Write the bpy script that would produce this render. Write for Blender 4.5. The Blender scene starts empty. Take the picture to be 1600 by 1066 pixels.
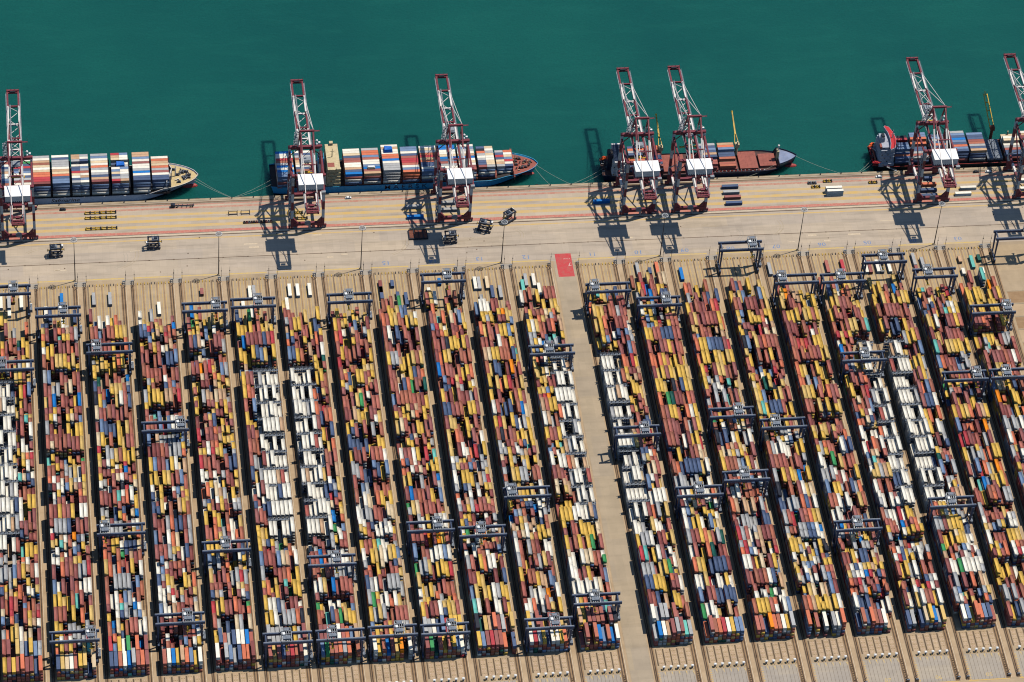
import bpy, math, random
import numpy as np
from mathutils import Vector, Matrix

# ------------------------------------------------------------------ camera, sky, sun, exposure
scene = bpy.context.scene
cam_d = bpy.data.cameras.new("camera")
cam = bpy.data.objects.new("camera", cam_d)
scene.collection.objects.link(cam)
cam.location = (-27.124, -1847.898, 1818.662)
cam.rotation_euler = (0.779198, -0.0602008, -0.1228162)
cam_d.sensor_width = 36.0
cam_d.lens = 5684.903 / 1600.0 * 36.0
cam_d.clip_start = 10.0
cam_d.clip_end = 12000.0
scene.camera = cam

world = bpy.data.worlds.new("World")
scene.world = world
world.use_nodes = True
wn = world.node_tree
bg = wn.nodes["Background"]
sky = wn.nodes.new("ShaderNodeTexSky")
sky.sky_type = 'NISHITA'
sky.sun_disc = False
SUN_DIR = Vector((16.6, 5.35, 41.26)).normalized()
sky.sun_elevation = math.asin(SUN_DIR.z)
sky.sun_rotation = math.atan2(SUN_DIR.x, SUN_DIR.y)
wn.links.new(sky.outputs[0], bg.inputs[0])
sky.air_density = 1.0
sky.dust_density = 0.0
sky.ozone_density = 4.0
bg.inputs[1].default_value = 0.088

sun_d = bpy.data.lights.new("sun", 'SUN')
sun_d.energy = 3.8
sun_d.angle = math.radians(0.5)
sun_d.color = (1.0, 0.94, 0.85)
sun = bpy.data.objects.new("sun", sun_d)
scene.collection.objects.link(sun)
sun.rotation_euler = (-SUN_DIR).to_track_quat('-Z', 'Y').to_euler()
sun.location = (300, 0, 400)
scene.view_settings.view_transform = 'Standard'
scene.view_settings.look = 'None'
scene.view_settings.exposure = 0.0
scene.view_settings.gamma = 1.0
scene.view_settings.use_curve_mapping = False
scene.cycles.diffuse_bounces = 0
scene.cycles.filter_width = 1.1

COL = scene.collection
rnd = random.Random(11)

# ------------------------------------------------------------------ materials
def lin(c):
    return tuple(((v / 255.0) / 12.92 if v / 255.0 <= 0.04045 else ((v / 255.0 + 0.055) / 1.055) ** 2.4) for v in c)

MATS = {}
def nd(nt, typ, **kw):
    n = nt.nodes.new(typ)
    for k, v in kw.items():
        setattr(n, k, v)
    return n

def noise(nt, scale, detail=4.0, rough=0.6, vec=None):
    n = nd(nt, "ShaderNodeTexNoise")
    n.inputs["Scale"].default_value = scale
    n.inputs["Detail"].default_value = detail
    n.inputs["Roughness"].default_value = rough
    if vec is not None:
        nt.links.new(vec, n.inputs["Vector"])
    return n.outputs["Fac"]

def mrange(nt, val, a, b, c, d):
    m = nd(nt, "ShaderNodeMapRange")
    nt.links.new(val, m.inputs[0])
    for i, v in enumerate((a, b, c, d)):
        m.inputs[i + 1].default_value = v
    return m.outputs[0]

def mixc(nt, fac, a, b, mode='MIX'):
    m = nd(nt, "ShaderNodeMix", data_type='RGBA', blend_type=mode)
    if isinstance(fac, (int, float)):
        m.inputs[0].default_value = fac
    else:
        nt.links.new(fac, m.inputs[0])
    for i, v in ((6, a), (7, b)):
        if isinstance(v, tuple):
            m.inputs[i].default_value = (*v[:3], 1)
        else:
            nt.links.new(v, m.inputs[i])
    return m.outputs[2]

def new_mat(name):
    m = bpy.data.materials.new(name)
    m.use_nodes = True
    nt = m.node_tree
    b = nt.nodes["Principled BSDF"]
    MATS[name] = m
    return m, nt, b

def simple(name, rgb, rough=0.55, metal=0.0, var=0.18, scale=0.6, dirt=None, spec=0.4):
    """painted or plain surface with uneven tone and some dirt"""
    m, nt, b = new_mat(name)
    tc = nd(nt, "ShaderNodeTexCoord")
    v = tc.outputs["Object"]
    c = lin(rgb)
    f = noise(nt, scale, 5, 0.65, v)
    g = mrange(nt, f, 0.3, 0.7, 1 - var, 1 + var)
    vm = nd(nt, "ShaderNodeVectorMath", operation='SCALE')
    vm.inputs[0].default_value = c
    nt.links.new(g, vm.inputs[3])
    out = vm.outputs[0]
    if dirt:
        f2 = noise(nt, scale * 2.7, 6, 0.7, v)
        out = mixc(nt, mrange(nt, f2, 0.55, 0.72, 0, dirt[1]), out, lin(dirt[0]))
    nt.links.new(out, b.inputs["Base Color"])
    b.inputs["Roughness"].default_value = rough
    b.inputs["Metallic"].default_value = metal
    b.inputs["Specular IOR Level"].default_value = spec
    return m

def container_mat(name, from_object):
    m, nt, b = new_mat(name)
    if from_object:
        oi = nd(nt, "ShaderNodeObjectInfo")
        base = oi.outputs["Color"]
    else:
        at = nd(nt, "ShaderNodeAttribute", attribute_name="paint")
        base = at.outputs["Color"]
    geo = nd(nt, "ShaderNodeNewGeometry")
    v = geo.outputs["Position"]
    f = noise(nt, 0.35, 5, 0.7, v)
    g = mrange(nt, f, 0.3, 0.7, 0.86, 1.12)
    vm = nd(nt, "ShaderNodeVectorMath", operation='SCALE')
    nt.links.new(base, vm.inputs[0])
    nt.links.new(g, vm.inputs[3])
    f2 = noise(nt, 0.9, 6, 0.75, v)
    out = mixc(nt, mrange(nt, f2, 0.6, 0.75, 0, 0.45), vm.outputs[0], lin((120, 88, 66)))
    nt.links.new(out, b.inputs["Base Color"])
    b.inputs["Roughness"].default_value = 0.62
    b.inputs["Specular IOR Level"].default_value = 0.3
    return m

container_mat("container_paint_own", True)
container_mat("container_paint_many", False)

def concrete(name, rgb, rgb2, joint=None, stain=0.35, scale=0.03, yellow=0.0):
    m, nt, b = new_mat(name)
    geo = nd(nt, "ShaderNodeNewGeometry")
    v = geo.outputs["Position"]
    big = noise(nt, scale, 5, 0.6, v)
    col = mixc(nt, mrange(nt, big, 0.35, 0.68, 0, 1), lin(rgb), lin(rgb2))
    # dragged tyre and water marks, stretched along the quay
    mp = nd(nt, "ShaderNodeMapping")
    mp.inputs["Scale"].default_value = (0.012, 0.16, 1)
    nt.links.new(v, mp.inputs[0])
    st = noise(nt, 1.0, 6, 0.7, mp.outputs[0])
    col = mixc(nt, mrange(nt, st, 0.48, 0.75, 0, stain), col, lin(tuple(int(x * 0.72) for x in rgb)))
    sp = noise(nt, 0.35, 6, 0.8, v)
    col = mixc(nt, mrange(nt, sp, 0.58, 0.75, 0, 0.4), col, lin(tuple(int(x * 0.78) for x in rgb)))
    lp = noise(nt, 0.11, 3, 0.5, v)
    col = mixc(nt, mrange(nt, lp, 0.58, 0.7, 0, 0.3), col, lin(tuple(min(255, int(x * 1.1)) for x in rgb)))
    if joint:
        br = nd(nt, "ShaderNodeTexBrick")
        br.offset = 0.0
        br.inputs["Scale"].default_value = 1.0
        br.inputs["Mortar Size"].default_value = joint[2]
        br.inputs["Brick Width"].default_value = joint[0]
        br.inputs["Row Height"].default_value = joint[1]
        br.inputs["Color1"].default_value = (1, 1, 1, 1)
        br.inputs["Color2"].default_value = (0.93, 0.93, 0.93, 1)
        br.inputs["Mortar"].default_value = (joint[3], joint[3], joint[3], 1)
        nt.links.new(v, br.inputs["Vector"])
        col = mixc(nt, 1.0, col, br.outputs["Color"], 'MULTIPLY')
        b2 = nd(nt, "ShaderNodeTexBrick")
        b2.inputs["Scale"].default_value = 1.0
        b2.inputs["Mortar Size"].default_value = 0.0
        b2.inputs["Brick Width"].default_value = joint[0] * 7.3
        b2.inputs["Row Height"].default_value = joint[1] * 2.1
        b2.inputs["Color1"].default_value = (1.03, 1.0, 0.94, 1)
        b2.inputs["Color2"].default_value = (0.90, 0.90, 0.93, 1)
        nt.links.new(v, b2.inputs["Vector"])
        col = mixc(nt, 0.8, col, b2.outputs["Color"], 'MULTIPLY')
    nt.links.new(col, b.inputs["Base Color"])
    b.inputs["Roughness"].default_value = 0.85
    b.inputs["Specular IOR Level"].default_value = 0.25
    return m

def worn_paint(name, rgb, under, keep=0.5, scale=0.5, stripes=None):
    m, nt, b = new_mat(name)
    geo = nd(nt, "ShaderNodeNewGeometry")
    v = geo.outputs["Position"]
    f = noise(nt, scale, 6, 0.75, v)
    fac = mrange(nt, f, keep - 0.16, keep + 0.16, 1, 0)
    col = mixc(nt, fac, lin(under), lin(rgb))
    if stripes:
        w = nd(nt, "ShaderNodeTexWave", wave_type='BANDS', bands_direction=stripes[0])
        w.inputs["Scale"].default_value = stripes[1]
        nt.links.new(v, w.inputs["Vector"])
        col = mixc(nt, mrange(nt, w.outputs["Fac"], 0.35, 0.65, 0, stripes[2]), col, lin(under))
    nt.links.new(col, b.inputs["Base Color"])
    b.inputs["Roughness"].default_value = 0.8
    b.inputs["Specular IOR Level"].default_value = 0.25
    return m

concrete("apron_concrete", (184, 169, 150), (198, 181, 159), joint=(5.0, 5.0, 0.045, 0.8), stain=0.65)
concrete("yard_concrete", (172, 151, 122), (190, 168, 136), joint=(3.1, 6.3, 0.03, 0.86), stain=0.25, scale=0.05)
concrete("lane_concrete", (174, 148, 116), (194, 168, 134), stain=0.15, scale=0.08)
concrete("road_concrete", (172, 156, 132), (186, 168, 142), joint=(4.5, 9.0, 0.03, 0.84), stain=0.3, scale=0.06)
concrete("pad_concrete", (170, 160, 146), (182, 170, 152), joint=(5.0, 5.0, 0.03, 0.84), stain=0.3, scale=0.07)
concrete("cope_concrete", (186, 168, 140), (160, 142, 116), stain=0.4, scale=0.15)
concrete("trench_concrete", (112, 94, 76), (138, 116, 92), stain=0.4, scale=0.2)
concrete("dark_strip", (92, 76, 60), (116, 96, 76), stain=0.4, scale=0.2)
concrete("rail_bed", (150, 120, 88), (168, 138, 104), stain=0.4, scale=0.2)
worn_paint("yellow_paint", (214, 172, 72), (194, 168, 132), 0.52, 0.35)
worn_paint("yellow_paint_fresh", (214, 180, 92), (190, 168, 134), 0.5, 0.6)
worn_paint("yellow_wash", (207, 171, 101), (198, 174, 138), 0.52, 0.14)
worn_paint("red_paint", (192, 96, 86), (196, 168, 142), 0.62, 0.5, ('X', 0.7, 0.45))
worn_paint("red_paint_worn", (184, 112, 98), (190, 162, 136), 0.5, 0.4)
worn_paint("red_patch", (200, 66, 70), (176, 104, 94), 0.56, 0.3)
worn_paint("white_paint", (222, 208, 196), (200, 150, 138), 0.5, 0.9)
worn_paint("blue_paint", (86, 128, 178), (190, 172, 150), 0.6, 0.9)
worn_paint("pale_paint", (214, 196, 168), (190, 168, 138), 0.55, 0.5)

simple("crane_red", (122, 54, 62), 0.55, var=0.2, scale=0.45, dirt=((164, 116, 114), 0.55))
simple("crane_white", (228, 221, 213), 0.5, var=0.14, scale=0.5, dirt=((150, 128, 118), 0.75))
simple("house_white", (250, 248, 242), 0.5, var=0.04, scale=0.3)
simple("gantry_blue", (66, 80, 104), 0.5, var=0.2, scale=0.4, dirt=((104, 110, 120), 0.5))
simple("galvanised", (150, 154, 158), 0.5, 0.3, var=0.25, scale=0.9)
simple("machine_grey", (120, 128, 138), 0.55, 0.1, var=0.35, scale=0.8, dirt=((60, 64, 70), 0.7))
simple("dark_steel", (42, 46, 54), 0.55, 0.2, var=0.3, scale=0.7)
simple("rail_steel", (70, 58, 50), 0.4, 0.5, var=0.2, scale=0.4)
simple("black_rubber", (22, 22, 24), 0.8, var=0.2)
simple("carrier_blue", (38, 48, 66), 0.5, 0.1, var=0.25, scale=0.8)
simple("white_gloss", (236, 236, 232), 0.35, var=0.05)
simple("glass_dark", (26, 34, 44), 0.12, 0.0, var=0.1, spec=0.7)
simple("yellow_steel", (206, 164, 44), 0.5, var=0.2, scale=0.7, dirt=((110, 86, 50), 0.6))
simple("rust_brown", (112, 62, 46), 0.75, var=0.3, scale=0.5, dirt=((170, 120, 84), 0.7))
simple("hull_white", (232, 230, 232), 0.4, var=0.08, scale=0.2, dirt=((150, 130, 120), 0.35))
simple("hull_blue", (70, 172, 214), 0.42, var=0.1, scale=0.2, dirt=((40, 90, 120), 0.5))
simple("hull_navy", (28, 40, 62), 0.4, var=0.15, scale=0.2, dirt=((60, 66, 76), 0.4))
simple("hull_black", (22, 30, 36), 0.45, var=0.15, scale=0.2, dirt=((50, 56, 60), 0.4))
simple("boot_dark", (26, 30, 44), 0.5, var=0.15, scale=0.2)
simple("boot_red", (166, 62, 56), 0.5, var=0.18, scale=0.4, dirt=((110, 60, 52), 0.5))
simple("deck_beige", (206, 182, 132), 0.7, var=0.15, scale=0.4, dirt=((150, 110, 70), 0.6))
simple("deck_red", (156, 88, 74), 0.7, var=0.2, scale=0.35, dirt=((96, 52, 46), 0.6))
simple("deck_dark", (58, 52, 50), 0.7, var=0.3, scale=0.4)
simple("deck_brown", (84, 58, 54), 0.7, var=0.3, scale=0.4, dirt=((140, 84, 70), 0.6))
simple("deck_steel", (150, 160, 184), 0.3, 0.2, var=0.2, scale=0.25, dirt=((190, 160, 120), 0.6))
simple("deckhouse_beige", (206, 188, 146), 0.55, var=0.18, scale=0.5, dirt=((150, 96, 62), 0.75))
simple("deckhouse_grey", (172, 176, 186), 0.5, var=0.12, scale=0.5)
simple("bridge_red", (196, 46, 50), 0.5, var=0.1, scale=0.5)
simple("lifeboat_orange", (232, 92, 34), 0.45, var=0.08)
simple("tarp_blue", (22, 104, 196), 0.6, var=0.2, scale=0.6)
simple("rope", (196, 196, 176), 0.9, var=0.1)
simple("ink_navy", (22, 32, 58), 0.6, var=0.05)
simple("ink_brown", (92, 78, 70), 0.6, var=0.05)
simple("floodlight", (210, 212, 210), 0.4, 0.2, var=0.15)

# water: turbid green harbour water with fine ripples
m, nt, b = new_mat("harbour_water")
geo = nd(nt, "ShaderNodeNewGeometry")
v = geo.outputs["Position"]
f1 = noise(nt, 0.006, 5, 0.6, v)
wc = mixc(nt, mrange(nt, f1, 0.35, 0.65, 0, 1), (0.0050, 0.078, 0.067), (0.0072, 0.098, 0.078))
f2 = noise(nt, 0.6, 4, 0.6, v)
wc = mixc(nt, mrange(nt, f2, 0.4, 0.75, 0, 0.6), wc, (0.005, 0.070, 0.064))
nt.links.new(wc, b.inputs["Base Color"])
b.inputs["Roughness"].default_value = 0.22
b.inputs["Specular IOR Level"].default_value = 0.25
b.subsurface_method = 'BURLEY' if hasattr(b, "subsurface_method") else None
b.inputs["Subsurface Weight"].default_value = 0.85
b.inputs["Subsurface Radius"].default_value = (1.0, 1.0, 1.0)
b.inputs["Subsurface Scale"].default_value = 9.0
mp = nd(nt, "ShaderNodeMapping")
mp.inputs["Scale"].default_value = (0.28, 0.5, 1)
nt.links.new(v, mp.inputs[0])
f3 = noise(nt, 1.0, 5, 0.65, mp.outputs[0])
mp2 = nd(nt, "ShaderNodeMapping")
mp2.inputs["Scale"].default_value = (0.02, 0.09, 1)
mp2.inputs["Rotation"].default_value = (0, 0, 0.35)
nt.links.new(v, mp2.inputs[0])
f4 = noise(nt, 1.0, 6, 0.7, mp2.outputs[0])
wc = mixc(nt, mrange(nt, f4, 0.5, 0.75, 0, 0.5), wc, (0.010, 0.108, 0.086))
nt.links.new(wc, b.inputs["Base Color"])
bp = nd(nt, "ShaderNodeBump")
bp.inputs["Strength"].default_value = 0.55
bp.inputs["Distance"].default_value = 0.5
nt.links.new(f3, bp.inputs["Height"])
nt.links.new(bp.outputs[0], b.inputs["Normal"])

# ------------------------------------------------------------------ mesh builder
class MB:
    def __init__(s):
        s.v, s.f, s.m, s.mats = [], [], [], []
    def mi(s, mat):
        if mat not in s.mats:
            s.mats.append(mat)
        return s.mats.index(mat)
    def quads(s, pts, faces, mat):
        o = len(s.v)
        s.v += [tuple(p) for p in pts]
        k = s.mi(mat)
        for f in faces:
            s.f.append([o + i for i in f])
            s.m.append(k)
        return s
    def box(s, x0, x1, y0, y1, z0, z1, mat):
        p = [(x0, y0, z0), (x1, y0, z0), (x1, y1, z0), (x0, y1, z0), (x0, y0, z1), (x1, y0, z1), (x1, y1, z1), (x0, y1, z1)]
        return s.quads(p, [(3, 2, 1, 0), (4, 5, 6, 7), (0, 1, 5, 4), (1, 2, 6, 5), (2, 3, 7, 6), (3, 0, 4, 7)], mat)
    def sheet(s, x0, x1, y0, y1, z, mat):
        return s.quads([(x0, y0, z), (x1, y0, z), (x1, y1, z), (x0, y1, z)], [(0, 1, 2, 3)], mat)
    def bar(s, a, c, w, h, mat, w2=None, h2=None):
        a, c = Vector(a), Vector(c)
        d = (c - a).normalized()
        up = Vector((0, 0, 1)) if abs(d.z) < 0.95 else Vector((0, 1, 0))
        r = d.cross(up).normalized()
        u = r.cross(d).normalized()
        pts = []
        for q, ww, hh in ((a, w, h), (c, w2 or w, h2 or h)):
            for i, j in ((-1, -1), (1, -1), (1, 1), (-1, 1)):
                pts.append(q + r * (i * ww / 2) + u * (j * hh / 2))
        return s.quads(pts, [(0, 1, 2, 3), (7, 6, 5, 4), (1, 0, 4, 5), (2, 1, 5, 6), (3, 2, 6, 7), (0, 3, 7, 4)], mat)
    def bands(s, a, c, w, h, cuts, mats):
        """a bar cut along its length into painted bands"""
        a, c = Vector(a), Vector(c)
        cuts = [0] + list(cuts) + [1]
        for i in range(len(cuts) - 1):
            s.bar(a.lerp(c, cuts[i]), a.lerp(c, cuts[i + 1]), w, h, mats[i % len(mats)])
        return s
    def cyl(s, a, c, r0, r1, n, mat, caps=True):
        a, c = Vector(a), Vector(c)
        d = (c - a).normalized()
        up = Vector((0, 0, 1)) if abs(d.z) < 0.95 else Vector((0, 1, 0))
        r = d.cross(up).normalized()
        u = r.cross(d).normalized()
        pts = []
        for q, rr in ((a, r0), (c, r1)):
            for i in range(n):
                t = 2 * math.pi * i / n
                pts.append(q + r * (math.cos(t) * rr) + u * (math.sin(t) * rr))
        fs = [(i, (i + 1) % n, n + (i + 1) % n, n + i) for i in range(n)]
        fs = [tuple(reversed(f)) for f in fs]
        if caps:
            fs += [tuple(range(n)), tuple(reversed(range(n, 2 * n)))]
        return s.quads(pts, fs, mat)
    def ball(s, c, rx, ry, rz, mat, nu=10, nv=6):
        pts, fs = [], []
        for j in range(nv + 1):
            t = math.pi * j / nv
            for i in range(nu):
                p = 2 * math.pi * i / nu
                pts.append((c[0] + rx * math.sin(t) * math.cos(p), c[1] + ry * math.sin(t) * math.sin(p), c[2] + rz * math.cos(t)))
        for j in range(nv):
            for i in range(nu):
                fs.append((j * nu + i, (j + 1) * nu + i, (j + 1) * nu + (i + 1) % nu, j * nu + (i + 1) % nu))
        return s.quads(pts, fs, mat)
    def prism(s, poly, z0, z1, mat):
        n = len(poly)
        pts = [(x, y, z0) for x, y in poly] + [(x, y, z1) for x, y in poly]
        fs = [tuple(reversed(range(n))), tuple(range(n, 2 * n))] + [(i, (i + 1) % n, n + (i + 1) % n, n + i) for i in range(n)]
        return s.quads(pts, fs, mat)
    def mesh(s, name):
        me = bpy.data.meshes.new(name)
        me.from_pydata(s.v, [], s.f)
        for k in s.mats:
            me.materials.append(MATS[k])
        me.polygons.foreach_set("material_index", s.m)
        me.update()
        return me
    def build(s, name, parent=None, loc=None, rz=0.0):
        o = bpy.data.objects.new(name, s.mesh(name))
        COL.objects.link(o)
        o.parent = parent
        if loc:
            o.location = loc
        if rz:
            o.rotation_euler = (0, 0, rz)
        return o

def tag(o, label=None, cat=None, group=None, kind=None):
    for k, v in (("label", label), ("category", cat), ("group", group), ("kind", kind)):
        if v:
            o[k] = v
    return o

def empty(name, loc, rz=0.0):
    o = bpy.data.objects.new(name, None)
    COL.objects.link(o)
    o.location = loc
    o.rotation_euler = (0, 0, rz)
    o.empty_display_size = 2
    return o

def copy_tree(o, parent=None):
    c = o.copy()
    COL.objects.link(c)
    c.parent = parent
    for ch in KIDS.get(o.name, ()):
        copy_tree(ch, c)
    return c

KIDS = {}
def remember(root):
    """note the children of a finished thing so that it can be copied"""
    todo = [o for o in bpy.data.objects if o.parent is not None]
    KIDS.clear()
    for o in todo:
        KIDS.setdefault(o.parent.name, []).append(o)

ORD = ["", "first", "second", "third", "fourth", "fifth", "sixth", "seventh", "eighth", "ninth", "tenth", "eleventh", "twelfth", "thirteenth", "fourteenth"]

def nth(n):
    if n < 15:
        return ORD[n]
    if n < 20:
        return ("fifteenth", "sixteenth", "seventeenth", "eighteenth", "nineteenth")[n - 15]
    t = ("twent", "thirt", "fort", "fift")[n // 10 - 2]
    return t + "ieth" if n % 10 == 0 else t + "y-" + ORD[n % 10]
PITCH = 33.829
def XT(k):                      # left-hand rail of corridor k
    return k * PITCH + (14.4 if k >= 11 else 0.0)
def XB(k):                      # left edge of the stacks of block k
    return XT(k) + 7.81 + (14.4 if k == 10 else 0.0)
def block_name(k):
    return f"{ORD[10 - k]} block left of the road" if k <= 9 else f"{ORD[k - 9]} block right of the road"

# ------------------------------------------------------------------ the setting: water, quay, yard
w = MB().sheet(-3000, 4000, 60, 4500, -3.2, "harbour_water").build("water")
tag(w, "green harbour water beyond the quay", "water", kind="structure")
g = MB()
g.quads([(-2500, -3000, 0), (3500, -3000, 0), (3500, 83, 0), (-2500, 83, 0), (-2500, 83, -9), (3500, 83, -9)],
        [(0, 1, 2, 3), (3, 2, 5, 4)], "apron_concrete")
ground = tag(g.build("ground"), "pale concrete quay apron and terminal ground", "ground", kind="structure")
yp = MB().sheet(-2000, 3000, -2500, 3.0, 0.004, "yard_concrete").build("yard_pavement")
tag(yp, "tan concrete pavement of the container yard", "pavement", kind="structure")
cope = MB().box(-1500, 2500, 81.2, 83.3, -1.6, 0.22, "cope_concrete").build("quay_kerb")
tag(cope, "weathered concrete cope along the quay edge", "kerb", kind="structure")

def strip(name, y0, y1, mat, z=0.008, x0=-1200, x1=2000):
    o = MB().sheet(x0, x1, y0, y1, z, mat).build(name, ground)
    return o
strip("cable_trench", 79.0, 80.3, "trench_concrete")
strip("rail_stripe", 77.0, 78.2, "red_paint_worn")
strip("rail_stripe", 73.4, 75.2, "red_paint_worn")
strip("lane_stripe", 66.5, 68.8, "yellow_wash")
strip("lane_stripe", 60.4, 63.2, "yellow_wash")
strip("lane_stripe", 54.4, 57.2, "yellow_wash")
strip("rail_stripe", 48.4, 51.0, "red_paint")
strip("edge_stripe", 46.5, 47.4, "pale_paint")
strip("rail_slot", 45.0, 45.8, "dark_strip")
strip("edge_stripe", 41.5, 42.8, "yellow_wash")
strip("drain_channel", 20.95, 21.5, "dark_strip")
strip("joint_line", 31.0, 31.2, "pad_concrete")
for y in (48.0, 78.5):
    MB().box(-1200, 2000, y - 0.14, y + 0.14, 0.0, 0.06, "rail_steel").build("crane_rail", ground)
for _ in range(40):                                    # pale repair patches and manhole frames on the apron
    x, y = rnd.uniform(-60, 700), rnd.uniform(8, 44)
    if rnd.random() < 0.4:
        MB().sheet(x, x + rnd.uniform(4, 11), y, y + rnd.uniform(0.6, 1.6), 0.011, "pale_paint").build("patch", ground)
    else:
        MB().sheet(x, x + 0.9, y, y + 0.9, 0.012, "dark_strip").build("manhole_cover", ground)
for i in range(-4, 48):
    MB().sheet(i * 17.6 - 0.5, i * 17.6 + 0.5, 20.75, 21.7, 0.013, "dark_strip").build("manhole_cover", ground)

for i in range(14):
    cx, cy, rr = rnd.uniform(-40, 680), rnd.uniform(8, 40), rnd.uniform(9, 26)
    a0 = rnd.uniform(0, 6)
    q = MB()
    for d in (0, 2.2):
        pts = [Vector((cx + (rr + d) * math.cos(a0 + .09 * j), max(6, min(41, cy + (rr + d) * .6 * math.sin(a0 + .09 * j))), 0.012)) for j in range(14)]
        for a, c in zip(pts, pts[1:]):
            q.bar(a, c, .35, .002, "cope_concrete" if i % 3 else "pad_concrete")
    q.build("tyre_mark", ground)
# painted lettering, as flat meshes from the built-in typeface
def text_mesh(s, size, mat, name, shear=0.0, extrude=0.0, bold=0.0):
    cu = bpy.data.curves.new(name, 'FONT')
    cu.body = s
    cu.size = size
    cu.shear = shear
    cu.extrude = extrude
    cu.offset = bold
    cu.resolution_u = 2
    cu.align_x = 'CENTER'
    cu.align_y = 'CENTER'
    tmp = bpy.data.objects.new("tmp", cu)
    COL.objects.link(tmp)
    bpy.context.view_layer.update()
    dg = bpy.context.evaluated_depsgraph_get()
    me = bpy.data.meshes.new_from_object(tmp.evaluated_get(dg))
    me.name = name
    bpy.data.objects.remove(tmp)
    me.materials.clear()
    me.materials.append(MATS[mat])
    return me

def put_text(s, size, mat, name, parent, loc, rot, sx=1.0, shear=0.0, bold=0.0):
    o = bpy.data.objects.new(name, text_mesh(s, size, mat, name, shear, 0.0, bold))
    COL.objects.link(o)
    o.parent = parent
    o.location = loc
    o.rotation_euler = rot
    o.scale = (sx, 1, 1)
    return o

NUM = {6: "15", 7: "14", 8: "13", 9: "12", 10: "11", 11: "10", 12: "09", 13: "08", 14: "07", 15: "06", 16: "05", 17: "04", 18: "03"}
for k, t in NUM.items():
    put_text(t, 5.4, "blue_paint", "painted_number", ground, (XB(k) + 10.5, 8.6, 0.014), (0, 0, math.pi), 1.15)
for k, t in ((15, "06"), (16, "05"), (14, "07")):
    put_text(t, 4.6, "yellow_paint_fresh", "painted_number", yp, (XB(k) + 13, -398.5, 0.026), (0, 0, 0))

# per-block markings, lanes and pads; rails of the corridors
for k in range(-3, 19):
    x0 = XB(k)
    q = MB()
    q.sheet(x0 - 1.0, x0 + 26.2, 3.4, 4.7, 0.010, "yellow_paint_fresh")
    q.build("edge_stripe", ground)
    q = MB()
    for i in range(6):                                   # lanes of the quay-side exchange area
        x = x0 + 0.4 + i * 4.9
        q.sheet(x - 0.4, x + 0.4, -46, -1.5, 0.016, "trench_concrete" if (i + k) % 3 == 0 else "rail_bed")
        if i < 5:
            for dx in (1.25, 3.65):
                q.sheet(x + dx - 0.16, x + dx + 0.16, -44, -2.0, 0.016, "yellow_paint")
            for dx in (1.25, 3.65):
                q.box(x + dx - 0.2, x + dx + 0.2, -3.2, -1.2, 0.0, 0.5, "dark_steel" if (i + k) % 3 == 0 else "yellow_steel")
    q.build("lane_markings", yp)
    q = MB()
    for i in range(6):                                   # truck lanes on the land side
        x = x0 + 0.6 + i * 4.7
        q.sheet(x - 0.55, x + 0.35, -375.5, -361.5, 0.016, "dark_strip")
        if i < 5:
            q.sheet(x + 0.9, x + 3.6, -376, -361.2, 0.012, "lane_concrete")
            for dx in (1.2, 2.2, 3.2):
                for j in range(11):
                    q.sheet(x + dx - 0.17, x + dx + 0.17, -362.4 - j * 1.25, -362.0 - j * 1.25, 0.018, "white_paint" if (i + j) % 3 else "dark_strip")
    q.build("lane_markings", yp)
    q = MB()
    q.sheet(x0 - 0.6, x0 + 25.6, -402, -380.6, 0.012, "pad_concrete")
    for i in range(1, 10):
        q.sheet(x0 + i * 2.5 - 0.08, x0 + i * 2.5 + 0.08, -402, -380.6, 0.016, "dark_strip")
    for side in (x0 - 0.6, x0 + 24.3):
        for j in range(14):
            y = -381.4 - j * 1.5
            q.quads([(side, y, 0.02), (side + 1.3, y - 0.7, 0.02), (side + 1.3, y - 1.3, 0.02), (side, y - 0.6, 0.02)], [(3, 2, 1, 0)], "yellow_paint")
    q.sheet(x0 - 1.5, x0 + 26.0, -402.9, -402.2, 0.02, "yellow_paint")
    for i in range(5):
        x = x0 + 3.4 + i * 4.7
        q.quads([(x, -381.0, 0.02), (x + 1.0, -381.0, 0.02), (x + 0.9, -384.2, 0.02)], [(0, 2, 1)], "yellow_paint_fresh")
    q.build("truck_pad", yp)
for k in range(-3, 20):
    x0 = XT(k)
    second = x0 + 6.03 + (14.4 if k == 10 else 0.0)
    q = MB()
    q.sheet(x0 - 2.6, x0 + 0.9, -402, -1, 0.020, "rail_bed")
    q.sheet(second - 1.5, second + 1.2, -402, -1, 0.020, "rail_bed")
    for x in (x0, x0 - 1.7, second, second - 1.1):
        q.sheet(x - 0.42, x + 0.42, -402, -2.5, 0.024, "dark_strip")
    q.sheet(x0 + 0.9, x0 + 1.3, -402, -4, 0.026, "pale_paint")
    q.sheet(second - 2.3, second - 1.9, -402, -4, 0.026, "lane_concrete")
    if k != 10:
        q.sheet(x0 + 1.6, second - 1.9, -402, -3, 0.022, "lane_concrete")
        q.sheet(x0 - 1.2, second + 1.0, -2.8, 2.6, 0.024, "pad_concrete")
    q.build("track_bed", yp)
    q = MB()
    for x in (x0, second):
        q.box(x - 0.09, x + 0.09, -401, -3.0, 0.03, 0.16, "rail_steel")
    q.build("crane_rail", yp)
rd = MB().sheet(341.8, 356.2, -900, 3.0, 0.020, "road_concrete")
rd.sheet(340.2, 341.2, -402, 3.0, 0.022, "lane_concrete")
rd.sheet(356.6, 357.5, -402, 3.0, 0.022, "lane_concrete")
road = tag(rd.build("road"), "pale concrete road between the container blocks", "road", kind="structure")
rp = MB().sheet(343.7, 355.3, -13.5, 10.3, 0.030, "red_patch").build("red_crossing", road)
put_text("STOP", 1.7, "white_paint", "painted_lettering", road, (351.7, 5.0, 0.036), (0, 0, math.pi), 1.25)
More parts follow.
